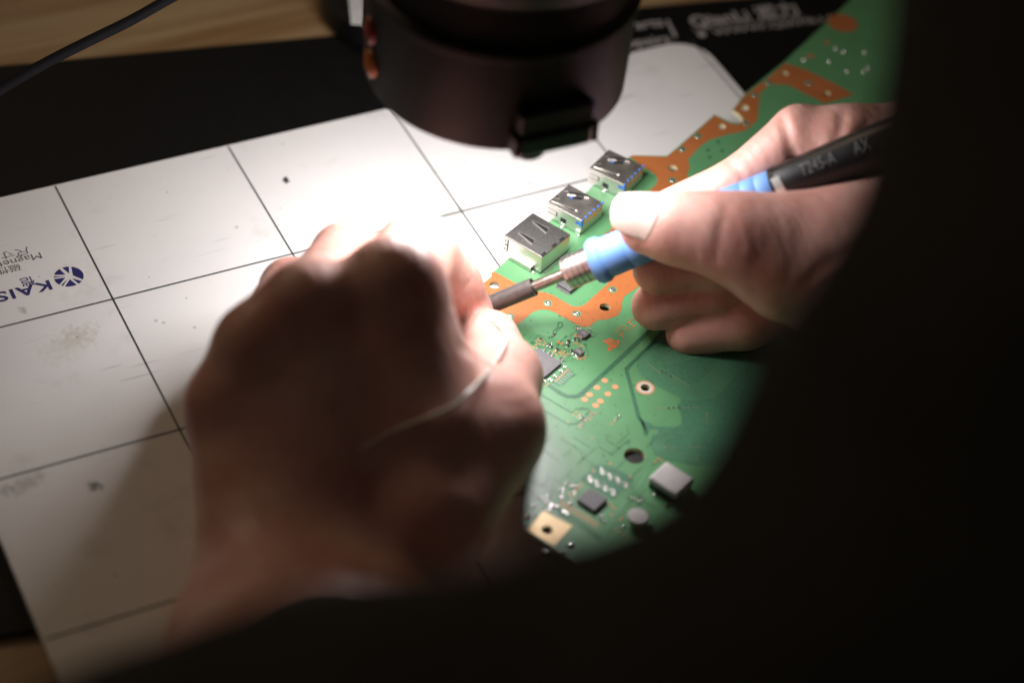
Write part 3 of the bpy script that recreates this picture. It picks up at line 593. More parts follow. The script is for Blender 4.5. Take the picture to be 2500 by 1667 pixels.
# HDMI and two USB receptacles
def port(name, tops, h, w, dep, hd):
    """tops: centre of top face; opening towards up-left of the picture (BY+ direction is width, -X?)"""
    pass
def make_port(pxs, h, kind, label):
    cs = [U(p[0], p[1], ZB+h) for p in pxs]   # order: front-left, front-right, back-right, back-left of the top face
    c = sum(cs)/4; wv = ((cs[1]-cs[0])+(cs[2]-cs[3]))/2; dv = ((cs[3]-cs[0])+(cs[2]-cs[1]))/2
    W = np.linalg.norm(wv); L = np.linalg.norm(dv); Yd = dv/L; Xw = np.array([Yd[1], -Yd[0], 0]); Xw = Xw if np.dot(Xw, wv) > 0 else -Xw
    c = np.array([c[0], c[1], ZB])
    hw, hl = W/2, L/2
    th = .3
    mb = MB()   # folded shell: top, two sides, back
    top = 'tinned_rough' if kind == 'hdmi' else 'tinned'
    P_ = lambda x, y, z: c+Xw*x+Yd*y+Z3*z
    def box(x0, x1, y0, y1, z0, z1, mi=0):
        boxo(mb, P_((x0+x1)/2, (y0+y1)/2, 0), Xw, Yd, Z3, (x1-x0)/2, (y1-y0)/2, z0, z1, mi)
    bot = .5 if kind == 'hdmi' else .3
    box(-hw, hw, -hl, hl, h-th, h, 0)
    box(-hw, -hw+th, -hl, hl, bot, h-th-.002, 1); box(hw-th, hw, -hl, hl, bot, h-th-.002, 1)
    box(-hw+th+.002, hw-th-.002, hl-th, hl-.01, bot, h-th-.002, 1)
    box(-hw+th+.002, hw-th-.002, -hl, hl-th-.002, bot, bot+th, 1)
    o = obj('hdmi_port' if kind == 'hdmi' else 'usb_port', mb, [M[top], M['tinned']], cb, bevel=.14, label=label)
    def part(nm, m, fn, bev=0, smooth=False):
        mb2 = MB(); fn(mb2); return obj(nm, mb2, m, o, bevel=bev, smooth=smooth)
    def bx2(mb2, x0, x1, y0, y1, z0, z1): boxo(mb2, P_((x0+x1)/2, (y0+y1)/2, 0), Xw, Yd, Z3, (x1-x0)/2, (y1-y0)/2, z0, z1)
    # spring slots and raised spring tongues (V shaped)
    def tri(mb2, pts, z, hgt=None):
        p = [P_(x, y, 0)[:2] for x, y in pts]
        if hgt is None: prism(mb2, p, None, ZB+h+z)
        else: prism(mb2, p, ZB+h+z, ZB+h+z+hgt)
    if kind == 'hdmi':
        for s in (-1, 1):
            x = s*hw*.50
            part('spring_slot', M['slot'], lambda m_: tri(m_, [(x-.1, -hl*.62), (x-1.5, hl*.20), (x+1.0, hl*.10), (x+.6, -hl*.68)], .03))
            part('spring_tongue', M['tinned'], lambda m_: (tri(m_, [(x-.1, -hl*.66), (x-1.5, hl*.20), (x-1.2, hl*.24), (x+.12, -hl*.62)], .05, .3), tri(m_, [(x+.62, -hl*.70), (x+1.05, hl*.12), (x+1.3, hl*.12), (x+.85, -hl*.70)], .05, .16)), .03)
        for x in (-hw*.98+.5, -hw*.15, hw*.4): part('corner_slot', M['slot'], lambda m_: tri(m_, [(x-.3, hl-1.1), (x+2.1, hl-1.1), (x+1.7, hl+.02), (x-.3, hl+.02)], .03))
        def side(m_):
            bx2(m_, -hw-1.5, -hw-.02, -hl*.75, hl*.62, 1.5, 1.85); bx2(m_, -hw-1.5, -hw-1.2, -hl*.75, hl*.62, .1, 1.5)
        part('mounting_flange', M['tinned'], side, .1)
        part('side_slot', M['slot'], lambda m_: (bx2(m_, -hw-.03, -hw-.01, -hl*.80, -hl*.74, 1.2, h-.9), bx2(m_, -hw-.035, -hw-.01, -hl*.92, -hl*.80, h*.50, h*.56), bx2(m_, -hw-.035, -hw-.01, -hl*.93, -hl*.87, h*.7, h*.78), bx2(m_, -hw-.035, -hw-.01, -hl*.93, -hl*.87, h*.25, h*.33), bx2(m_, -hw+.01, hw-.4, hl-.0, hl+.03, .1, .5)))
        for y in (-hl*.8, hl*.72): part('solder_tab', M['tin'], lambda m_: blob(m_, P_(-hw-1.1, y, .05), .9, .5, .5, math.atan2(Yd[1], Yd[0])), smooth=True)
        mb2 = MB()
        for i in range(18): x = -hw*.85+i*hw*1.7/17; boxo(mb2, P_(x, hl+.8, 0), Xw, Yd, Z3, .11, .95, .06, .22)
        obj('pin_row', mb2, M['tin'], o)
    else:
        x = 0
        # open V tongues
        part('spring_slot', M['slot'], lambda m_: tri(m_, [(-hw*.78, -hl*.85), (-hw*.62, hl*.32), (-hw*.42, hl*.30), (-hw*.55, -hl*.5)], .03))
        part('spring_tongue', M['tinned'], lambda m_: (tri(m_, [(-hw*.80, -hl*.88), (-hw*.52, hl*.42), (-hw*.40, hl*.42), (-hw*.68, -hl*.88)], .05, .22)), .04)
        part('spring_slot', M['slot'], lambda m_: tri(m_, [(hw*.0, -hl*.45), (hw*.72, -hl*.1), (hw*.88, hl*.12), (hw*.38, hl*.1)], .03))
        part('spring_tongue', M['steel'], lambda m_: (tri(m_, [(hw*.22, -hl*.62), (hw*.80, hl*.30), (hw*.93, hl*.24), (hw*.42, -hl*.68)], .05, .42)), .06)
        for xx in (-hw*.35, hw*.45): part('retention_notch', M['steel'], lambda m_: tri(m_, [(xx-.5, -hl*.86), (xx+.25, -hl*.72), (xx+.6, -hl*.9), (xx, -hl*.98)], .04, .12), .03)
        part('blue_core', M['blueplastic'], lambda m_: tri(m_, [(hw*.08, -hl*.40), (hw*.13, -hl*.26), (hw*.24, -hl*.32), (hw*.18, -hl*.46)], .05))
        for i in range(5): part('blue_peg', M['blueplastic'], lambda m_: (lathe(m_, P_(-hw*.58+i*hw*.39, hl-.25, h-.2), Z3, [(0, .42), (.35, .42), (.42, .3), (.42, .01)], 12)), smooth=True)
        part('blue_clip', M['blueplastic'], lambda m_: (bx2(m_, -hw-.04, -hw+.7, hl-.35, hl+.12, h*.55, h+.06), bx2(m_, -hw-.05, -hw-.02, hl-2.3, hl-.35, h*.62, h*.80)), .08)
        def backrow(m_):
            for i in range(9): bx2(m_, -hw*.75+i*hw*.19, -hw*.75+i*hw*.19+.35, hl-.02, hl+.16, h*.60, h*.78)
        part('contact_row', M['pad'], backrow)
        part('side_window', M['slot'], lambda m_: bx2(m_, -hw-.03, -hw-.01, -hl*.18, hl*.14, h*.18, h*.50))
        part('side_spring', M['slot'], lambda m_: (bx2(m_, -hw-.03, -hw-.01, -hl*.92, -hl*.45, h*.66, h*.69), bx2(m_, -hw-.03, -hw-.01, -hl*.92, -hl*.4, h*.40, h*.43), bx2(m_, -hw-.03, -hw-.01, -hl*.45, -hl*.38, h*.40, h*.69)))
        def tabs(m_):
            bx2(m_, -hw-.35, -hw-.02, -hl*.16, hl*.14, .05, h*.22); bx2(m_, -hw-.45, -hw-.02, hl*.72, hl*.98, .05, h*.30)
        part('solder_tab', M['tin'], tabs, .12)
        part('solder_tab', M['tin'], lambda m_: (blob(m_, P_(-hw-.6, 0, .05), .8, .6, .5), blob(m_, P_(-hw-.5, hl*.95, .05), .6, .55, .5)), smooth=True)
    return o
make_port(KD([(260, 962), (775, 557), (1515, 945), (965, 1410)]), 7.2, 'hdmi', 'black-topped steel video port, nearest of the three ports')
make_port(KD([(1055, 340), (1500, 5), (2150, 372), (1730, 690)]), 6.2, 'usb', 'middle steel port with blue core')
make_port(KE([(445, 540), (850, 205), (1520, 520), (1130, 870)]), 6.2, 'usb', 'farthest steel port with blue core')
# small black connector at the board's left edge, beside the iron's tip
c = D(1104, 676, ZB+2); mb = MB(); boxo(mb, (c[0], c[1], ZB), BX, BY, Z3, 1.6, 2.6, .05, 2.3); o = obj('edge_connector', mb, M['blackplastic'], cb, bevel=.15)
mb = MB(); boxo(mb, np.array((c[0], c[1], ZB))+BX*1.9-BY*1.6, BX, BY, Z3, .6, .4, .05, .8); obj('terminal', mb, M['tin'], o, bevel=.08)
# stand-offs below the board (the parts on its underside carry it)
for p in ((1500, 560), (1800, 500), (1560, 1100), (1420, 900), (2000, 900), (1900, 250)):
    c = U(p[0], p[1], ZB); mb = MB(); boxo(mb, (c[0], c[1], 0), BX, BY, Z3, 5, 4, .1, ZB-TH-.02); obj('underside_part', mb, M['blackplastic'], cb, bevel=.3)
# loose screw on the sheet near the board's lower corner
c = D(1247, 1302, 0); sw = empty('screw', (c[0], c[1], 0)); tag(sw, 'small silver screw lying in shadow below the gold corner pad of the board', 'screw')
mb = MB(); lathe(mb, (c[0], c[1], 5.2), Z3, [(0, .01), (0, 1.9), (.9, 1.9), (1.3, 1.3), (1.35, .01)], 20); obj('screw_head', mb, M['steel'], sw, smooth=True, auto=.5)
mb = MB(); lathe(mb, (c[0], c[1], .1), Z3, [(0, .3), (.4, .7)]+[(.5+.35*i, .75 if i % 2 else .95) for i in range(13)]+[(5.2, .8)], 14); obj('thread', mb, M['steel'], sw, smooth=True)
# ------------------------------------------------------------------ microscope head
ZL = 92.
mc = D(1135, 158, ZL); R0 = 300*np.linalg.norm(mc-CC)/(CF/KK)
ms = empty('microscope', (mc[0], mc[1], 0)); tag(ms, 'black microscope head above the sheet with red and amber buttons on its side', 'microscope')
mb = MB(); lathe(mb, (mc[0], mc[1], ZL), Z3, [(10, R0-7), (0, R0-6), (0, R0-1), (1, R0-.2), (10, R0), (30, R0+.2), (31, R0+1.1), (33, R0+1.1), (34, R0-.3), (34.5, R0-1.2), (46, R0-1.8), (47, R0-.9), (50, R0-.9), (51, R0-2), (52, R0+5), (56, R0+7), (90, R0+7), (140, R0+5), (142, 20), (142, .1)], 96)
obj('ring_light_housing', mb, M['housing'], ms, smooth=True, auto=.5)
mb = MB(); lathe(mb, (mc[0], mc[1], ZL), Z3, [(10, R0-7), (14, 15), (20, 14), (20, .1)], 48); obj('lens_cone', mb, M['blackplastic'], ms, smooth=True)
mb = MB(); lathe(mb, (mc[0], mc[1], ZL+9.5), Z3, [(0, R0-8), (0, 17)], 64); obj('light_ring', mb, emis('led_ring', (1., .95, .93), 20.), ms)
# clamp block on the near side
tocam = CC-mc; tocam[2] = 0; tocam /= np.linalg.norm(tocam); side = np.cross(Z3, tocam)
rt_ = D(1300, 300, ZL)-D(1135, 300, ZL); rt_ /= np.linalg.norm(rt_); nr_ = np.array([rt_[1], -rt_[0], 0.]); nr_ = nr_ if np.dot(nr_, tocam) > 0 else -nr_
ph = math.asin(.31); by_ = math.cos(ph)*nr_+math.sin(ph)*rt_; bx_ = np.cross(Z3, by_)
bcen = mc+by_*(R0+1.2)
mb = MB(); boxo(mb, bcen, bx_, by_, Z3, 10.8, 2.8, 2.0, 8.2); obj('slide_block', mb, M['darkglass'], ms, bevel=.8)
mb = MB(); boxo(mb, bcen-by_*.4, bx_, by_, Z3, 11.2, 2.2, 8.6, 15.5); obj('slide_cover', mb, M['blackplastic'], ms, bevel=.6)
for s in (-1, 1):
    mb = MB(); boxo(mb, bcen+bx_*s*11.8+by_*.1, bx_, by_, Z3, .9, 2.6, 2.4, 8.4); obj('slide_rail', mb, M['housing'], ms, bevel=.3)
kc = bcen-bx_*0+nr_*0-Z3*2.6; kx = D(1212, 338, ZL-3); mb = MB(); lathe(mb, (kx[0], kx[1], ZL-4.4), Z3, [(0, .1), (0, 4.2), (.8, 4.9), (4, 5.)], 24); obj('knob', mb, M['housing'], ms, smooth=True, auto=.6)
# notch beside the block: small lip
ang0 = math.atan2(D(845, 140, ZL+10)[1]-mc[1], D(845, 140, ZL+10)[0]-mc[0])
def on_side(px, py, m, nm, hw_, hh):
    # point on the cylinder of the housing seen at that pixel
    d = CM@np.array([px*KK-1250, 833.5-py*KK, -CF]); d /= np.linalg.norm(d)
    o2 = CC[:2]-mc[:2]; a = d[0]**2+d[1]**2; b = 2*np.dot(o2, d[:2]); c_ = o2@o2-(R0+.2)**2; q = b*b-4*a*c_
    t = (-b-math.sqrt(max(q, 0)))/(2*a); P = CC+d*t; n_ = np.array([P[0]-mc[0], P[1]-mc[1], 0]); n_ /= np.linalg.norm(n_); tt = np.cross(Z3, n_)
    mb = MB(); v = []; f = []; n = 20
    for k, (sc_, off) in enumerate(((1, -.4), (1, .5), (.75, 1.), (.3, 1.15), (.01, 1.17))):
        for i in range(n): a_ = 2*PI*i/n; v.append(P+tt*math.cos(a_)*hw_*sc_+Z3*math.sin(a_)*hh*sc_+n_*off)
    for k in range(4):
        for i in range(n): f.append((k*n+i, k*n+(i+1) % n, (k+1)*n+(i+1) % n, (k+1)*n+i))
    mb.add(v, f); obj(nm, mb, m, ms, smooth=True)
on_side(850, 70, M['red'], 'red_button', 4.2, 4.2); on_side(851, 146, M['amber'], 'amber_button', 4.2, 4.2)
# foot of the stand behind the head
fc = D(905, 20, 0); 
mb = MB(); lathe(mb, (fc[0], fc[1], 0), Z3, [(.1, 24), (0.2, 27), (8, 27), (9.9, 25), (10, 13.5), (26, 13), (28, 12), (28, .1)], 64); obj('stand_foot', mb, M['housing'], ms, smooth=True, auto=.5)
mb = MB(); lathe(mb, (fc[0]+20, fc[1]+16, 10), Z3, [(0, 7), (300, 7), (300, .1)], 32); obj('stand_pole', mb, M['housing'], ms, smooth=True, auto=.5)
mb = MB(); a_ = np.array([fc[0]+20, fc[1]+16, 215]); b_ = np.array([mc[0], mc[1], 215]); tube(mb, [a_, (a_+b_)/2, b_], 9, 20); tube(mb, [b_+Z3*-0, b_+Z3*30], 22, 32); obj('stand_arm', mb, M['housing'], ms, smooth=True, auto=.6)
mb = MB(); prism(mb, [tuple(D(x, y, 10.4)[:2]) for x, y in ((800, -14), (806, 54), (834, 56), (834, -14))][::1], 10.02, 10.4); obj('sticker', mb, M['label'], ms)
# ------------------------------------------------------------------ cable across the far left
cp = [D(-1500, 1500, 4), D(-1150, 1150, 6), D(-800, 760, 16), D(-500, 500, 30), D(-250, 350, 42), D(-80, 256, 46), D(0, 206, 47), D(100, 148, 48), D(200, 97, 49), D(300, 48, 50), D(400, -8, 52), D(520, -70, 50), D(760, -190, 30)]
mb = MB(); tube(mb, smoothloop(cp, 8, False), 1.75, 14); cab = obj('cable', mb, M['cable'], smooth=True); tag(cab, 'black braided cable crossing above the desk and black mat in the far left corner', 'cable')
# ------------------------------------------------------------------ soldering iron
P0 = D(1085, 716, 13.5); P1 = D(1365, 602, 36); AX = (P1-P0)/np.linalg.norm(P1-P0)
def s_at(px):
    lo, hi = 0., 400.
    for _ in range(50):
        m_ = (lo+hi)/2
        if proj(P0+AX*m_)[0] < px: lo = m_
        else: hi = m_
    return lo
s_sl, s_col, s_fl, s_clip = s_at(1226), s_at(1300), s_at(1362), s_at(1788)
iron = empty('soldering_iron', P0); tag(iron, 'soldering iron with blue grip and black handle, held in the right hand', 'soldering iron')
def ip(nm, prof, m, n=48, **kw):
    mb = MB(); lathe(mb, P0, AX, prof, n); return obj(nm, mb, m, iron, smooth=True, auto=.5, **kw)
ip('tip', [(-4.5, .05), (-4, .4), (1, 1.2), (4, 1.8)], M['hot'], 24)
ip('heater_sleeve', [(0, 1.9), (1.2, 2.5), (3, 2.8), (s_sl, 2.85), (s_sl, 2.45), (s_sl-2.5, 2.4)], M['sleeve'])
ip('shaft', [(s_sl-4, 1.75), (s_col+1, 1.75)], M['hot'])
pr_ = [(s_col, 1.6), (s_col, 4.6), (s_col+.5, 5.05)]; L = s_fl-s_col; 
for i in range(1, 5): q = s_col+L*i/5; pr_ += [(q-.18, 5.1+.03*i), (q-.1, 4.85), (q+.1, 4.85), (q+.18, 5.13+.03*i)]
ip('collar', pr_+[(s_fl+1, 5.3)], M['steel'])
gp = [(s_fl, 5.0), (s_fl+.2, 6.6), (s_fl+1.2, 7.15), (s_fl+3.2, 7.2), (s_fl+4.2, 6.6), (s_fl+4.7, 6.3), (s_fl+6, 6.35)]
for q in (12, 17.5, 44, 50.5, 55):
    gp += [(s_fl+q-.35, 6.4-.012*q), (s_fl+q, 6.22-.012*q), (s_fl+q+.35, 6.4-.012*q)]
gp += [(s_clip-1, 5.75), (s_clip, 5.3)]
ip('grip', gp, M['grip'], 64)
ip('handle', [(s_clip+.4, 5.0), (s_clip+.5, 6.05), (s_clip+1.2, 6.3), (s_clip+60, 7.2), (s_clip+100, 7.2), (s_clip+102, 6), (s_clip+102, .1)], M['handle'], 64)
ip('clip_ring', [(s_clip-1.2, 5.85), (s_clip-1.1, 6.25), (s_clip+.6, 6.35), (s_clip+.7, 6.0)], M['handle'], 64)
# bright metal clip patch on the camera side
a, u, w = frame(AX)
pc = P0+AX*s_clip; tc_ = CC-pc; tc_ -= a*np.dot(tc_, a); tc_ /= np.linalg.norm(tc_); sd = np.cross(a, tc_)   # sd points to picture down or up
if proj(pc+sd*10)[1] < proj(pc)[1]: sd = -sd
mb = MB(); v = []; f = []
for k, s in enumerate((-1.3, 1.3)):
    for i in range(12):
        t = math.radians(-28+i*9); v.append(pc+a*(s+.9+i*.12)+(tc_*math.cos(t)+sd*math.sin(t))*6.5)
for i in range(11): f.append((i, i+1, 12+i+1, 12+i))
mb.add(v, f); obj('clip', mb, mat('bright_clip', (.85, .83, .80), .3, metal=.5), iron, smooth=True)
# cord out of the handle
e_ = P0+AX*(s_clip+100); mb = MB(); tube(mb, smoothloop([e_, e_+AX*30, e_+AX*70+np.array([10, 10, -5]), e_+AX*110+np.array([50, 40, -40]), e_+AX*110+np.array([110, 90, -120]), (e_[0]+230, e_[1]+150, 0)], 6, False), 2.4, 12); obj('cord', mb, M['cable'], iron, smooth=True)
# writing on the handle, wrapped round it
def wrap(body, s0, t0, size, bold=.01, sx=.66):
    v, f = textmesh(body, 1., bold); me = MB(); q = []
    bm_ = bmesh.new(); vs_ = [bm_.verts.new(p) for p in v]
    for t_ in f:
        try: bm_.faces.new([vs_[k] for k in t_])
        except ValueError: pass
    bmesh.ops.triangulate(bm_, faces=bm_.faces[:])
    bmesh.ops.subdivide_edges(bm_, edges=[e for e in bm_.edges if e.calc_length() > .12], cuts=5, use_grid_fill=True)
    bmesh.ops.triangulate(bm_, faces=bm_.faces[:]); bm_.verts.index_update(); v = [tuple(p.co) for p in bm_.verts]; f = [tuple(p.index for p in t_.verts) for t_ in bm_.faces]; bm_.free()
    for x, y, z in v:
        s = s0+x*size*sx; t = math.radians(t0)-(y*size)/6.8; r = 6.50+(s-s_clip)*.0152
        q.append(P0+a*s+(tc_*math.cos(t)+sd*math.sin(t))*r)
    me.add(q, f); return me
m1 = wrap('T245-A', s_at(1850), -2, 5.4, .012); m2 = wrap('AX', s_at(1972), -2, 5.4, .012)
m1.add(m2.v, m2.f); obj('handle_print', m1, M['print'], iron)
# ------------------------------------------------------------------ SDF modelling
def smin(a, b, k):
    h = np.clip(.5+.5*(b-a)/k, 0, 1); return b+(a-b)*h-k*h*(1-h)
class Field:
    def __init__(s, lo, hi, vox):
        s.lo = np.array(lo, float); s.vox = vox; n = np.ceil((np.array(hi)-s.lo)/vox).astype(int)+1; s.n = n
        g = [s.lo[i]+vox*np.arange(n[i]) for i in range(3)]
        s.P = np.stack(np.meshgrid(*g, indexing='ij'), -1).astype(np.float32); s.d = np.full(n, 1e3, np.float32)
def cap(P, a, b, ra, rb):
    a = np.array(a, np.float32); b = np.array(b, np.float32); ab = b-a; t = np.clip(((P-a)@ab)/(ab@ab), 0, 1)
    return np.linalg.norm(P-a-t[..., None]*ab, axis=-1)-(ra+(rb-ra)*t)
def chain(P, pts, k=4.):
    d = None
    for (p, r), (q, s) in zip(pts[:-1], pts[1:]):
        e = cap(P, p, q, r, s); d = e if d is None else smin(d, e, k)
    return d
def polydist(P, pts):
    d = None
    for p, q in zip(pts[:-1], pts[1:]):
        e = cap(P, p, q, 0, 0); d = e if d is None else np.minimum(d, e)
    return d
def nets(F):
    d = F.d; nx, ny, nz = d.shape; s = d < 0
    c = np.stack([s[i:nx-1+i, j:ny-1+j, k:nz-1+k] for i in (0, 1) for j in (0, 1) for k in (0, 1)], 0)
    act = c.any(0) & ~c.all(0); idx = -np.ones(act.shape, int); I = np.argwhere(act); idx[act] = np.arange(len(I))
    acc = np.zeros((len(I), 3)); cnt = np.zeros(len(I))
    cor = [(i, j, k) for i in (0, 1) for j in (0, 1) for k in (0, 1)]
    for A in cor:
        for B in cor:
            if sum(np.array(B)-np.array(A)) == 1 and all(b >= a_ for a_, b in zip(A, B)):
                da = d[tuple((I+A).T)]; db = d[tuple((I+B).T)]; m = (da < 0) != (db < 0); t = np.where(m, da/(da-db+1e-12), 0)
                acc += np.where(m[:, None], np.array(A)+t[:, None]*(np.array(B)-np.array(A)), 0); cnt += m
    V = F.lo+F.vox*(I+acc/cnt[:, None]); faces = []
    for ax in range(3):
        o1, o2 = [(1, 2), (2, 0), (0, 1)][ax]
        sl = [slice(1, -1)]*3; 
        a_ = [slice(0, n_) for n_ in d.shape]; b_ = list(a_); a_[ax] = slice(0, -1); b_[ax] = slice(1, None)
        sa, sb = s[tuple(a_)], s[tuple(b_)]; E = np.argwhere(sa != sb)
        E = E[(E[:, o1] > 0) & (E[:, o2] > 0) & (E[:, o1] < d.shape[o1]-1) & (E[:, o2] < d.shape[o2]-1)]
        u_ = np.zeros(3, int); u_[o1] = 1; w_ = np.zeros(3, int); w_[o2] = 1
        q = [idx[tuple((E-u_-w_).T)], idx[tuple((E-w_).T)], idx[tuple(E.T)], idx[tuple((E-u_).T)]]
        q = np.stack(q, 1); neg = sa[tuple(E.T)]; q[~neg] = q[~neg][:, ::-1]; faces.append(q)
    return V, np.concatenate(faces)
def fielddist(P, fn): return fn(P)
def ray_surface(fn, o, d, t0, t1):
    """outward crossing along o+d*t"""
    ts = np.linspace(t0, t1, 240); pts = (np.array(o)+ts[:, None]*np.array(d)).astype(np.float32); v = fn(pts[:, None, None, :])[:, 0, 0]
    w_ = np.where(v < 0)[0]
    return ts[w_[-1]] if len(w_) else t0
# ---- left hand
LMCP = dict(i=D(902, 674, 67.5), m=D(705, 714, 65), r=D(592, 808, 56), p=D(524, 940, 43))
def left0(P):
    w0 = D(760, 1230, 22); w1 = D(620, 1240, 26); w2 = D(950, 1205, 25)
    palm = cap(P, LMCP['i'], w2, 14.0, 17)
    for k_, e, r in (('m', w0, 17), ('r', w0, 16), ('p', w1, 16)): palm = smin(palm, cap(P, LMCP[k_], e, 11.2, r), 10)
    palm = smin(palm, cap(P, D(790, 860, 50), D(800, 1080, 34), 15, 16), 12)
    palm = smin(palm, cap(P, D(650, 900, 46), D(700, 1080, 33), 13, 16), 12)
    palm = smin(palm, cap(P, D(930, 760, 58), D(990, 1000, 43), 13, 17), 9)
    palm = smin(palm, cap(P, D(560, 980, 34), D(585, 1200, 30), 11, 13), 9)
    arm = chain(P, [(D(700, 1215, 17), 20), (D(710, 1300, 14), 21), (D(640, 1480, 20), 27), (D(560, 1800, 36), 32)], 8)
    arm = smin(arm, chain(P, [(D(860, 1200, 15), 17), (D(880, 1300, 11), 18), (D(830, 1500, 18), 23), (D(760, 1800, 34), 29)], 8), 12)
    d = smin(palm, arm, 14)
    for k_, rr in (('i', 12.), ('m', 10.8), ('r', 10.4), ('p', 9.5)):   # knuckle heads
        d = smin(d, cap(P, LMCP[k_]+np.array([0, 0, 2.5]), LMCP[k_]+np.array([0, 0, 3.]), rr, rr), 8)
    idx = chain(P, [(LMCP['i'], 12.2), (D(958, 582, 44), 11.8), (D(1036, 655, 27), 9.0), (D(1078, 720, 15.8), 7.7)], 3)
    mid = chain(P, [(LMCP['m'], 11.2), (D(795, 592, 40), 10.2), (D(900, 650, 16), 9), (D(1000, 745, 16), 7.6)], 3)
    rin = chain(P, [(LMCP['r'], 10.2), (D(670, 665, 30), 9.2), (D(780, 720, 12), 8.5), (D(900, 800, 14), 7)], 3)
    pin = chain(P, [(LMCP['p'], 9.4), (D(560, 785, 20), 8), (D(660, 840, 10), 7.6), (D(800, 910, 13), 6.6)], 3)
    th = chain(P, [(D(1000, 1180, 34), 16), (D(1125, 985, 36), 14.2), (D(1148, 868, 27), 11.0), (D(1126, 778, 17), 8.9)], 7)
    d = smin(d, th, 6)
    for e in (idx, mid, rin, pin): d = smin(d, e, 2.2)
    return smin(d, cap(P, D(990, 800, 46), D(1090, 1010, 37), 9, 13), 9)
def surf(fn, px, py, t0=430, t1=760):
    """first point of a figure seen at that pixel"""
    d = CM@np.array([px*KK-1250, 833.5-py*KK, -CF]); d /= np.linalg.norm(d); ts = np.linspace(t0, t1, 700)
    v = fn((CC+ts[:, None]*d).astype(np.float32)[:, None, None, :])[:, 0, 0]; w_ = np.where(v < 0)[0]
    return CC+d*(ts[w_[0]] if len(w_) else ts[np.argmin(v)])
def creased(P, d, L):
    for pts, dp, w_ in L: q = polydist(P, pts); d = d+dp*np.exp(-(q/w_)**2)
    return d
LCR = [([surf(left0, x, y) for x, y in pts], dp, w_) for pts, dp, w_ in (
    ([(1098, 742), (1122, 738), (1156, 742)], .8, .9), ([(1062, 800), (1085, 808), (1100, 830), (1108, 860)], 1.1, 1.6), ([(1036, 700), (1060, 668), (1085, 640)], .55, 1.0),
    ([(1052, 720), (1080, 700), (1104, 690)], .35, .8), ([(1215, 880), (1190, 900), (1160, 905)], .4, 1.2), ([(1228, 920), (1195, 935), (1160, 935)], .4, 1.2))]
def left(P): return creased(P, left0(P), LCR)
# ---- right hand: depths are taken relative to the iron's axis
def Rp(px, py, off=0.):
    s = s_at(min(px, 2100)); q = P0+AX*s; return DD(px, py, np.linalg.norm(q-CC)+off)
TH_T, TH_I, TH_M, TH_C = Rp(1492, 514, -13.5), Rp(1640, 536, -14), Rp(1812, 602, -6), Rp(2000, 640, 0)
def right0(P):
    th = chain(P, [(TH_T, 9.3), (Rp(1560, 525, -14), 10.4), (TH_I, 10.6)], 3)
    th = smin(th, chain(P, [(TH_I, 10.6), (Rp(1720, 562, -12), 11.8), (TH_M, 16), (TH_C, 22), (Rp(2260, 640, 6), 27)], 6), 6)
    th = smin(th, cap(P, Rp(1850, 540, -4), Rp(2150, 480, 4), 8, 14), 8)
    th = smin(th, cap(P, Rp(1735, 548, -11), Rp(2010, 570, -4), 10.5, 17), 10)
    th = smin(th, cap(P, Rp(1870, 650, 2), Rp(2080, 720, 6), 9, 16), 8)
    IM, MMc, RM, PM_ = Rp(2070, 330, 18), Rp(2100, 430, 26), Rp(2110, 520, 28), Rp(2110, 610, 28)
    palm = cap(P, IM, Rp(2330, 480, 14), 12.5, 18)
    for q, r in ((MMc, 13), (RM, 13), (PM_, 12)): palm = smin(palm, cap(P, q, Rp(2330, 560, 14), r, 20), 8)
    palm = smin(palm, cap(P, Rp(2330, 540, 12), Rp(2700, 700, 0), 25, 28), 12)
    d = smin(palm, th, 10)
    idx = chain(P, [(Rp(1545, 485, 14), 7.2), (Rp(1700, 418, 12.5), 7.6), (Rp(1838, 312, 13), 9.2)], 2.5)
    idx2 = chain(P, [(Rp(1838, 312, 13), 9.2), (Rp(1950, 330, 14), 11.0), (IM, 12.5)], 4)
    idx = smin(idx, idx2, 1.5)
    mid = chain(P, [(Rp(1508, 618, 11), 7.4), (Rp(1640, 606, 17), 7.8), (Rp(1810, 560, 24), 8.6), (MMc, 12)], 3)
    rin = chain(P, [(Rp(1506, 703, 18), 7.6), (Rp(1640, 674, 23), 8.0), (Rp(1830, 596, 29), 8.6), (RM, 12)], 3)
    pin = chain(P, [(Rp(1582, 766, 24), 7.2), (Rp(1712, 742, 26), 7.8), (Rp(1870, 680, 31), 8.4), (PM_, 11)], 3)
    for e in (idx, mid, rin, pin): d = smin(d, e, .7)
    return d
RCR = [([surf(right0, x, y) for x, y in pts], dp, w_) for pts, dp, w_ in (
    ([(1793, 268), (1806, 300), (1818, 340), (1832, 385), (1840, 408)], 1.7, 1.2), ([(1660, 362), (1680, 380), (1700, 402), (1712, 420)], .7, .9), ([(1650, 385), (1672, 402), (1690, 425)], .3, .7),
    ([(1935, 262), (1934, 290), (1922, 325), (1912, 365)], 1.1, 1.3), ([(1990, 290), (1960, 325), (1945, 360)], .8, 1.2), ([(1875, 330), (1885, 370)], .4, 1.), ([(1840, 350), (1900, 358)], .3, .7),
    ([(1672, 470), (1667, 505), (1652, 560), (1645, 600)], .28, 1.2), ([(1660, 480), (1650, 540), (1636, 600)], .15, .9), ([(1690, 490), (1684, 540)], .12, 1.1),
    ([(1790, 700), (1840, 660), (1890, 610), (1950, 575), (2010, 550)], .5, 1.6), ([(1800, 715), (1850, 690), (1920, 640), (1985, 605)], .6, 1.4), ([(1812, 738), (1850, 720), (1920, 690), (2000, 650)], 1.3, 1.9),
    ([(1840, 745), (1900, 720), (1980, 690)], 1., 2.))]
def right(P): return creased(P, right0(P), RCR)
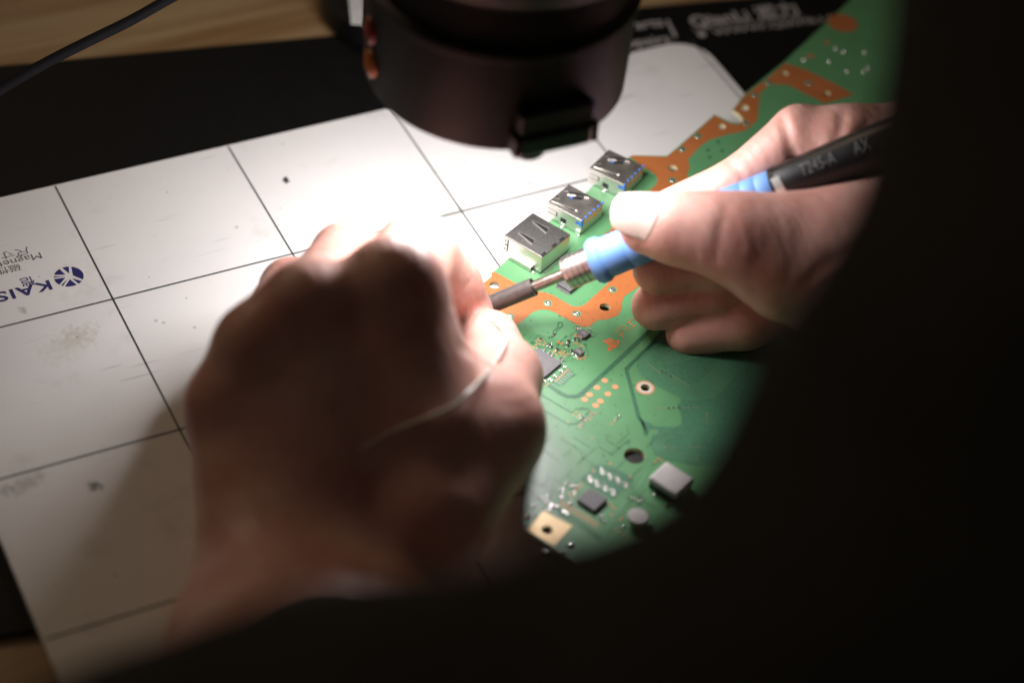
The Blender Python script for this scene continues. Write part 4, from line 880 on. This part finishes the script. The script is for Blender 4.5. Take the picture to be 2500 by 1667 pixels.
def build(fn, lo, hi, vox):
    F = Field(lo, hi, vox); F.d = fn(F.P).astype(np.float32); return nets(F)
def bounds(pts, m): p = np.array(pts); return p.min(0)-m, p.max(0)+m
lo, hi = bounds([LMCP['p'], D(968, 574, 44), D(1165, 850, 27), D(600, 1700, 95), D(1000, 1100, 30), D(800, 910, 10)], 30)
LO_L = (lo, hi); Vl, Fl = build(left, lo, hi, 1.35)
lo, hi = bounds([TH_T, Rp(1570, 757, 28), Rp(1838, 312, 13), Rp(2600, 680, 4), Rp(2330, 560, 20), Rp(2100, 430, 20)], 26)
Vr, Fr = build(right, lo, hi, 1.15)
person = empty('person', D(2300, 1500, 0)); tag(person, 'technician in a black top, left hand pinching thin wire, right hand holding the iron', 'person')
mb = MB(); mb.v = [tuple(p) for p in np.concatenate([Vl, Vr])]; mb.f = [tuple(q) for q in Fl.tolist()]+[tuple(q) for q in (Fr+len(Vl)).tolist()]; mb.m = [0]*len(mb.f)
body = obj('body', mb, M['skin'], person, smooth=True)
s_ = body.modifiers.new('s', 'SMOOTH'); s_.iterations = 3; s_.factor = .5
# ---- nails
def nail(fn, A, B, up, s0, s1, half, lift=.25, nm='fingernail', drop=.12):
    a_ = B-A; a_ = a_/np.linalg.norm(a_); up = up-a_*np.dot(up, a_); up /= np.linalg.norm(up); sd_ = np.cross(a_, up); nu, nv = 15, 13; v = []; f = []
    for i in range(nu):
        u_ = i/(nu-1); s = s0+(s1-s0)*u_
        for j in range(nv):
            w_ = (j/(nv-1)*2-1)
            ht = math.radians(half)*(1-.22*u_**3)
            s_e = s+(.0 if u_ > .5 else (1-u_*2)*3.4*w_*w_)-(u_ > .6)*(u_-.6)*3.0*w_*w_*1.2
            dr = up*math.cos(w_*ht)+sd_*math.sin(w_*ht)
            r = ray_surface(fn, A+a_*min(s_e, s0+(s1-s0)*.45), dr, 2, 16)-drop*max(0, s_e-(s0+(s1-s0)*.45))
            v.append(A+a_*s_e+dr*(r+lift*(1-.6*abs(w_)**4)*min(1, .4+u_*2.2)))
    for i in range(nu-1):
        for j in range(nv-1): f.append((i*nv+j, i*nv+j+1, (i+1)*nv+j+1, (i+1)*nv+j))
    m_ = MB(); m_.add(v, f); o = obj(nm, m_, M['nail'], body, smooth=True, subsurf=1); md = o.modifiers.new('t', 'SOLIDIFY'); md.thickness = .2*MM; md.offset = -1; return o
camdir = (CC-TH_T)/np.linalg.norm(CC-TH_T); updir = CM[:, 1]
nail(right, TH_I, TH_T, camdir*.8+updir*.35, 14.5, 29.5, 56, .3)
RT0, RT1 = Rp(1506, 703, 18), Rp(1640, 674, 23); nail(right, RT1, RT0, -CM[:, 0]*0-camdir*.9+updir*.2, 8, 23.5, 52, .2)
PT0, PT1 = Rp(1582, 766, 24), Rp(1712, 742, 26); nail(right, PT1, PT0, -camdir*.55-updir*.65, 8, 24.5, 55, .2, drop=.02)
# ---- shirt: sleeves, shoulder and torso close to the lens
def shirt(P):
    d = chain(P, [(D(735, 1720, 42), 37), (D(700, 1900, 66), 44), (D(1000, 2400, 120), 55)], 15)
    ra = chain(P, [(Rp(2520, 560, 10), 36), (Rp(2700, 700, 4), 42), (DD(3000, 1100, 520), 55)], 15)
    d = smin(d, ra, 15)
    sh = chain(P, [(DD(2640, -560, 400), 50), (DD(2900, 150, 385), 48), (DD(3010, 560, 375), 50), (DD(2820, 1090, 370), 64), (DD(2420, 1900, 375), 70), (DD(1450, 2350, 375), 59), (DD(850, 2285, 375), 58), (DD(250, 2610, 380), 58), (DD(-300, 2850, 390), 58)], 30)
    d = smin(d, sh, 25)
    return d
lo = np.array([-330, -620, 20]); hi = np.array([430, 60, 460])
Fh = Field(lo, hi, 7.); dd_ = shirt(Fh.P)
fold = np.sin(Fh.P[..., 0]*.09+Fh.P[..., 2]*.12)*np.cos(Fh.P[..., 1]*.07-Fh.P[..., 2]*.05)*2.; Fh.d = (dd_+fold).astype(np.float32)
Vs, Fs = nets(Fh); mb = MB(); mb.v = [tuple(p) for p in Vs]; mb.f = [tuple(q) for q in Fs.tolist()]; mb.m = [0]*len(mb.f)
so = obj('shirt', mb, M['cloth'], person, smooth=True); s_ = so.modifiers.new('s', 'SMOOTH'); s_.iterations = 4
# ------------------------------------------------------------------ thin wire from the pinch across the left hand
vd = CM[:, 2]
wp = [surf(left0, x, y)+vd*l for x, y, l in ((1112, 726, -1), (1140, 742, 1.0), (1162, 775, 2.), (1142, 825, 4), (1092, 885, 6), (1040, 933, 4), (965, 965, 1.), (900, 990, .5), (840, 1025, .3), (790, 1055, -.4))]
mb = MB(); wl = smoothloop(wp, 8, False); tube(mb, wl, [.62 if i < 44 else max(.28, .62-.025*(i-44)) for i in range(len(wl))], 10); wr = obj('solder_wire', mb, M['thread'], smooth=True); tag(wr, 'thin pale wire pinched between left thumb and forefinger, arching over the back of that hand', 'wire')
# ------------------------------------------------------------------ light
def area(name, loc, rot, size, power, col, shape='DISK', sy=None):
    l = bpy.data.lights.new(name, 'AREA'); l.shape = shape; l.size = size*MM; l.energy = power; l.color = col
    if sy: l.size_y = sy*MM
    o = bpy.data.objects.new(name, l); COL.objects.link(o); o.location = np.array(loc)*MM; o.rotation_euler = rot; return o
for i in range(8):
    l = bpy.data.lights.new('ring_led', 'POINT'); l.energy = .073; l.color = (1., .965, .97); l.shadow_soft_size = 6*MM
    o = bpy.data.objects.new('ring_led', l); COL.objects.link(o); t = 2*PI*(i+.5)/8; o.location = ((mc[0]+23*math.cos(t))*MM, (mc[1]+23*math.sin(t))*MM, (ZL-1.5)*MM)
room = area('room_lamp', (-300, 1500, 1100), (0, 0, 0), 500, 4.2, (1., .72, .45), 'SQUARE')
room.rotation_euler = Vector((-300-60, 1500+60, 1100)).to_track_quat('Z', 'Y').to_euler()
w = bpy.data.worlds.new('World'); sc.world = w; w.use_nodes = True; bg = w.node_tree.nodes['Background']; bg.inputs[0].default_value = (1., .82, .67, 1); bg.inputs[1].default_value = .036
# ------------------------------------------------------------------ camera
cd = bpy.data.cameras.new('camera'); cam = bpy.data.objects.new('camera', cd); COL.objects.link(cam); sc.camera = cam
R3 = Matrix(CM.tolist()); cam.matrix_world = Matrix.Translation(Vector(CC*MM)) @ R3.to_4x4()
cd.sensor_width = 36; cd.lens = CF/2500*36; cd.clip_start = .01; cd.clip_end = 20
cd.dof.use_dof = True; cd.dof.aperture_fstop = 5.0; fo = D(1300, 640, 14); cd.dof.focus_distance = float(np.dot(CC-fo, CM[:, 2]))*MM
cd.dof.aperture_blades = 0
for o in bpy.data.objects:
    if 'w' in o: del o['w']
for m in bpy.data.materials:
    if 'b' in m: del m['b']
sc.view_settings.view_transform = 'Standard'; sc.view_settings.look = 'None'; sc.view_settings.exposure = 0; sc.view_settings.gamma = 1
sc.render.engine = 'CYCLES'
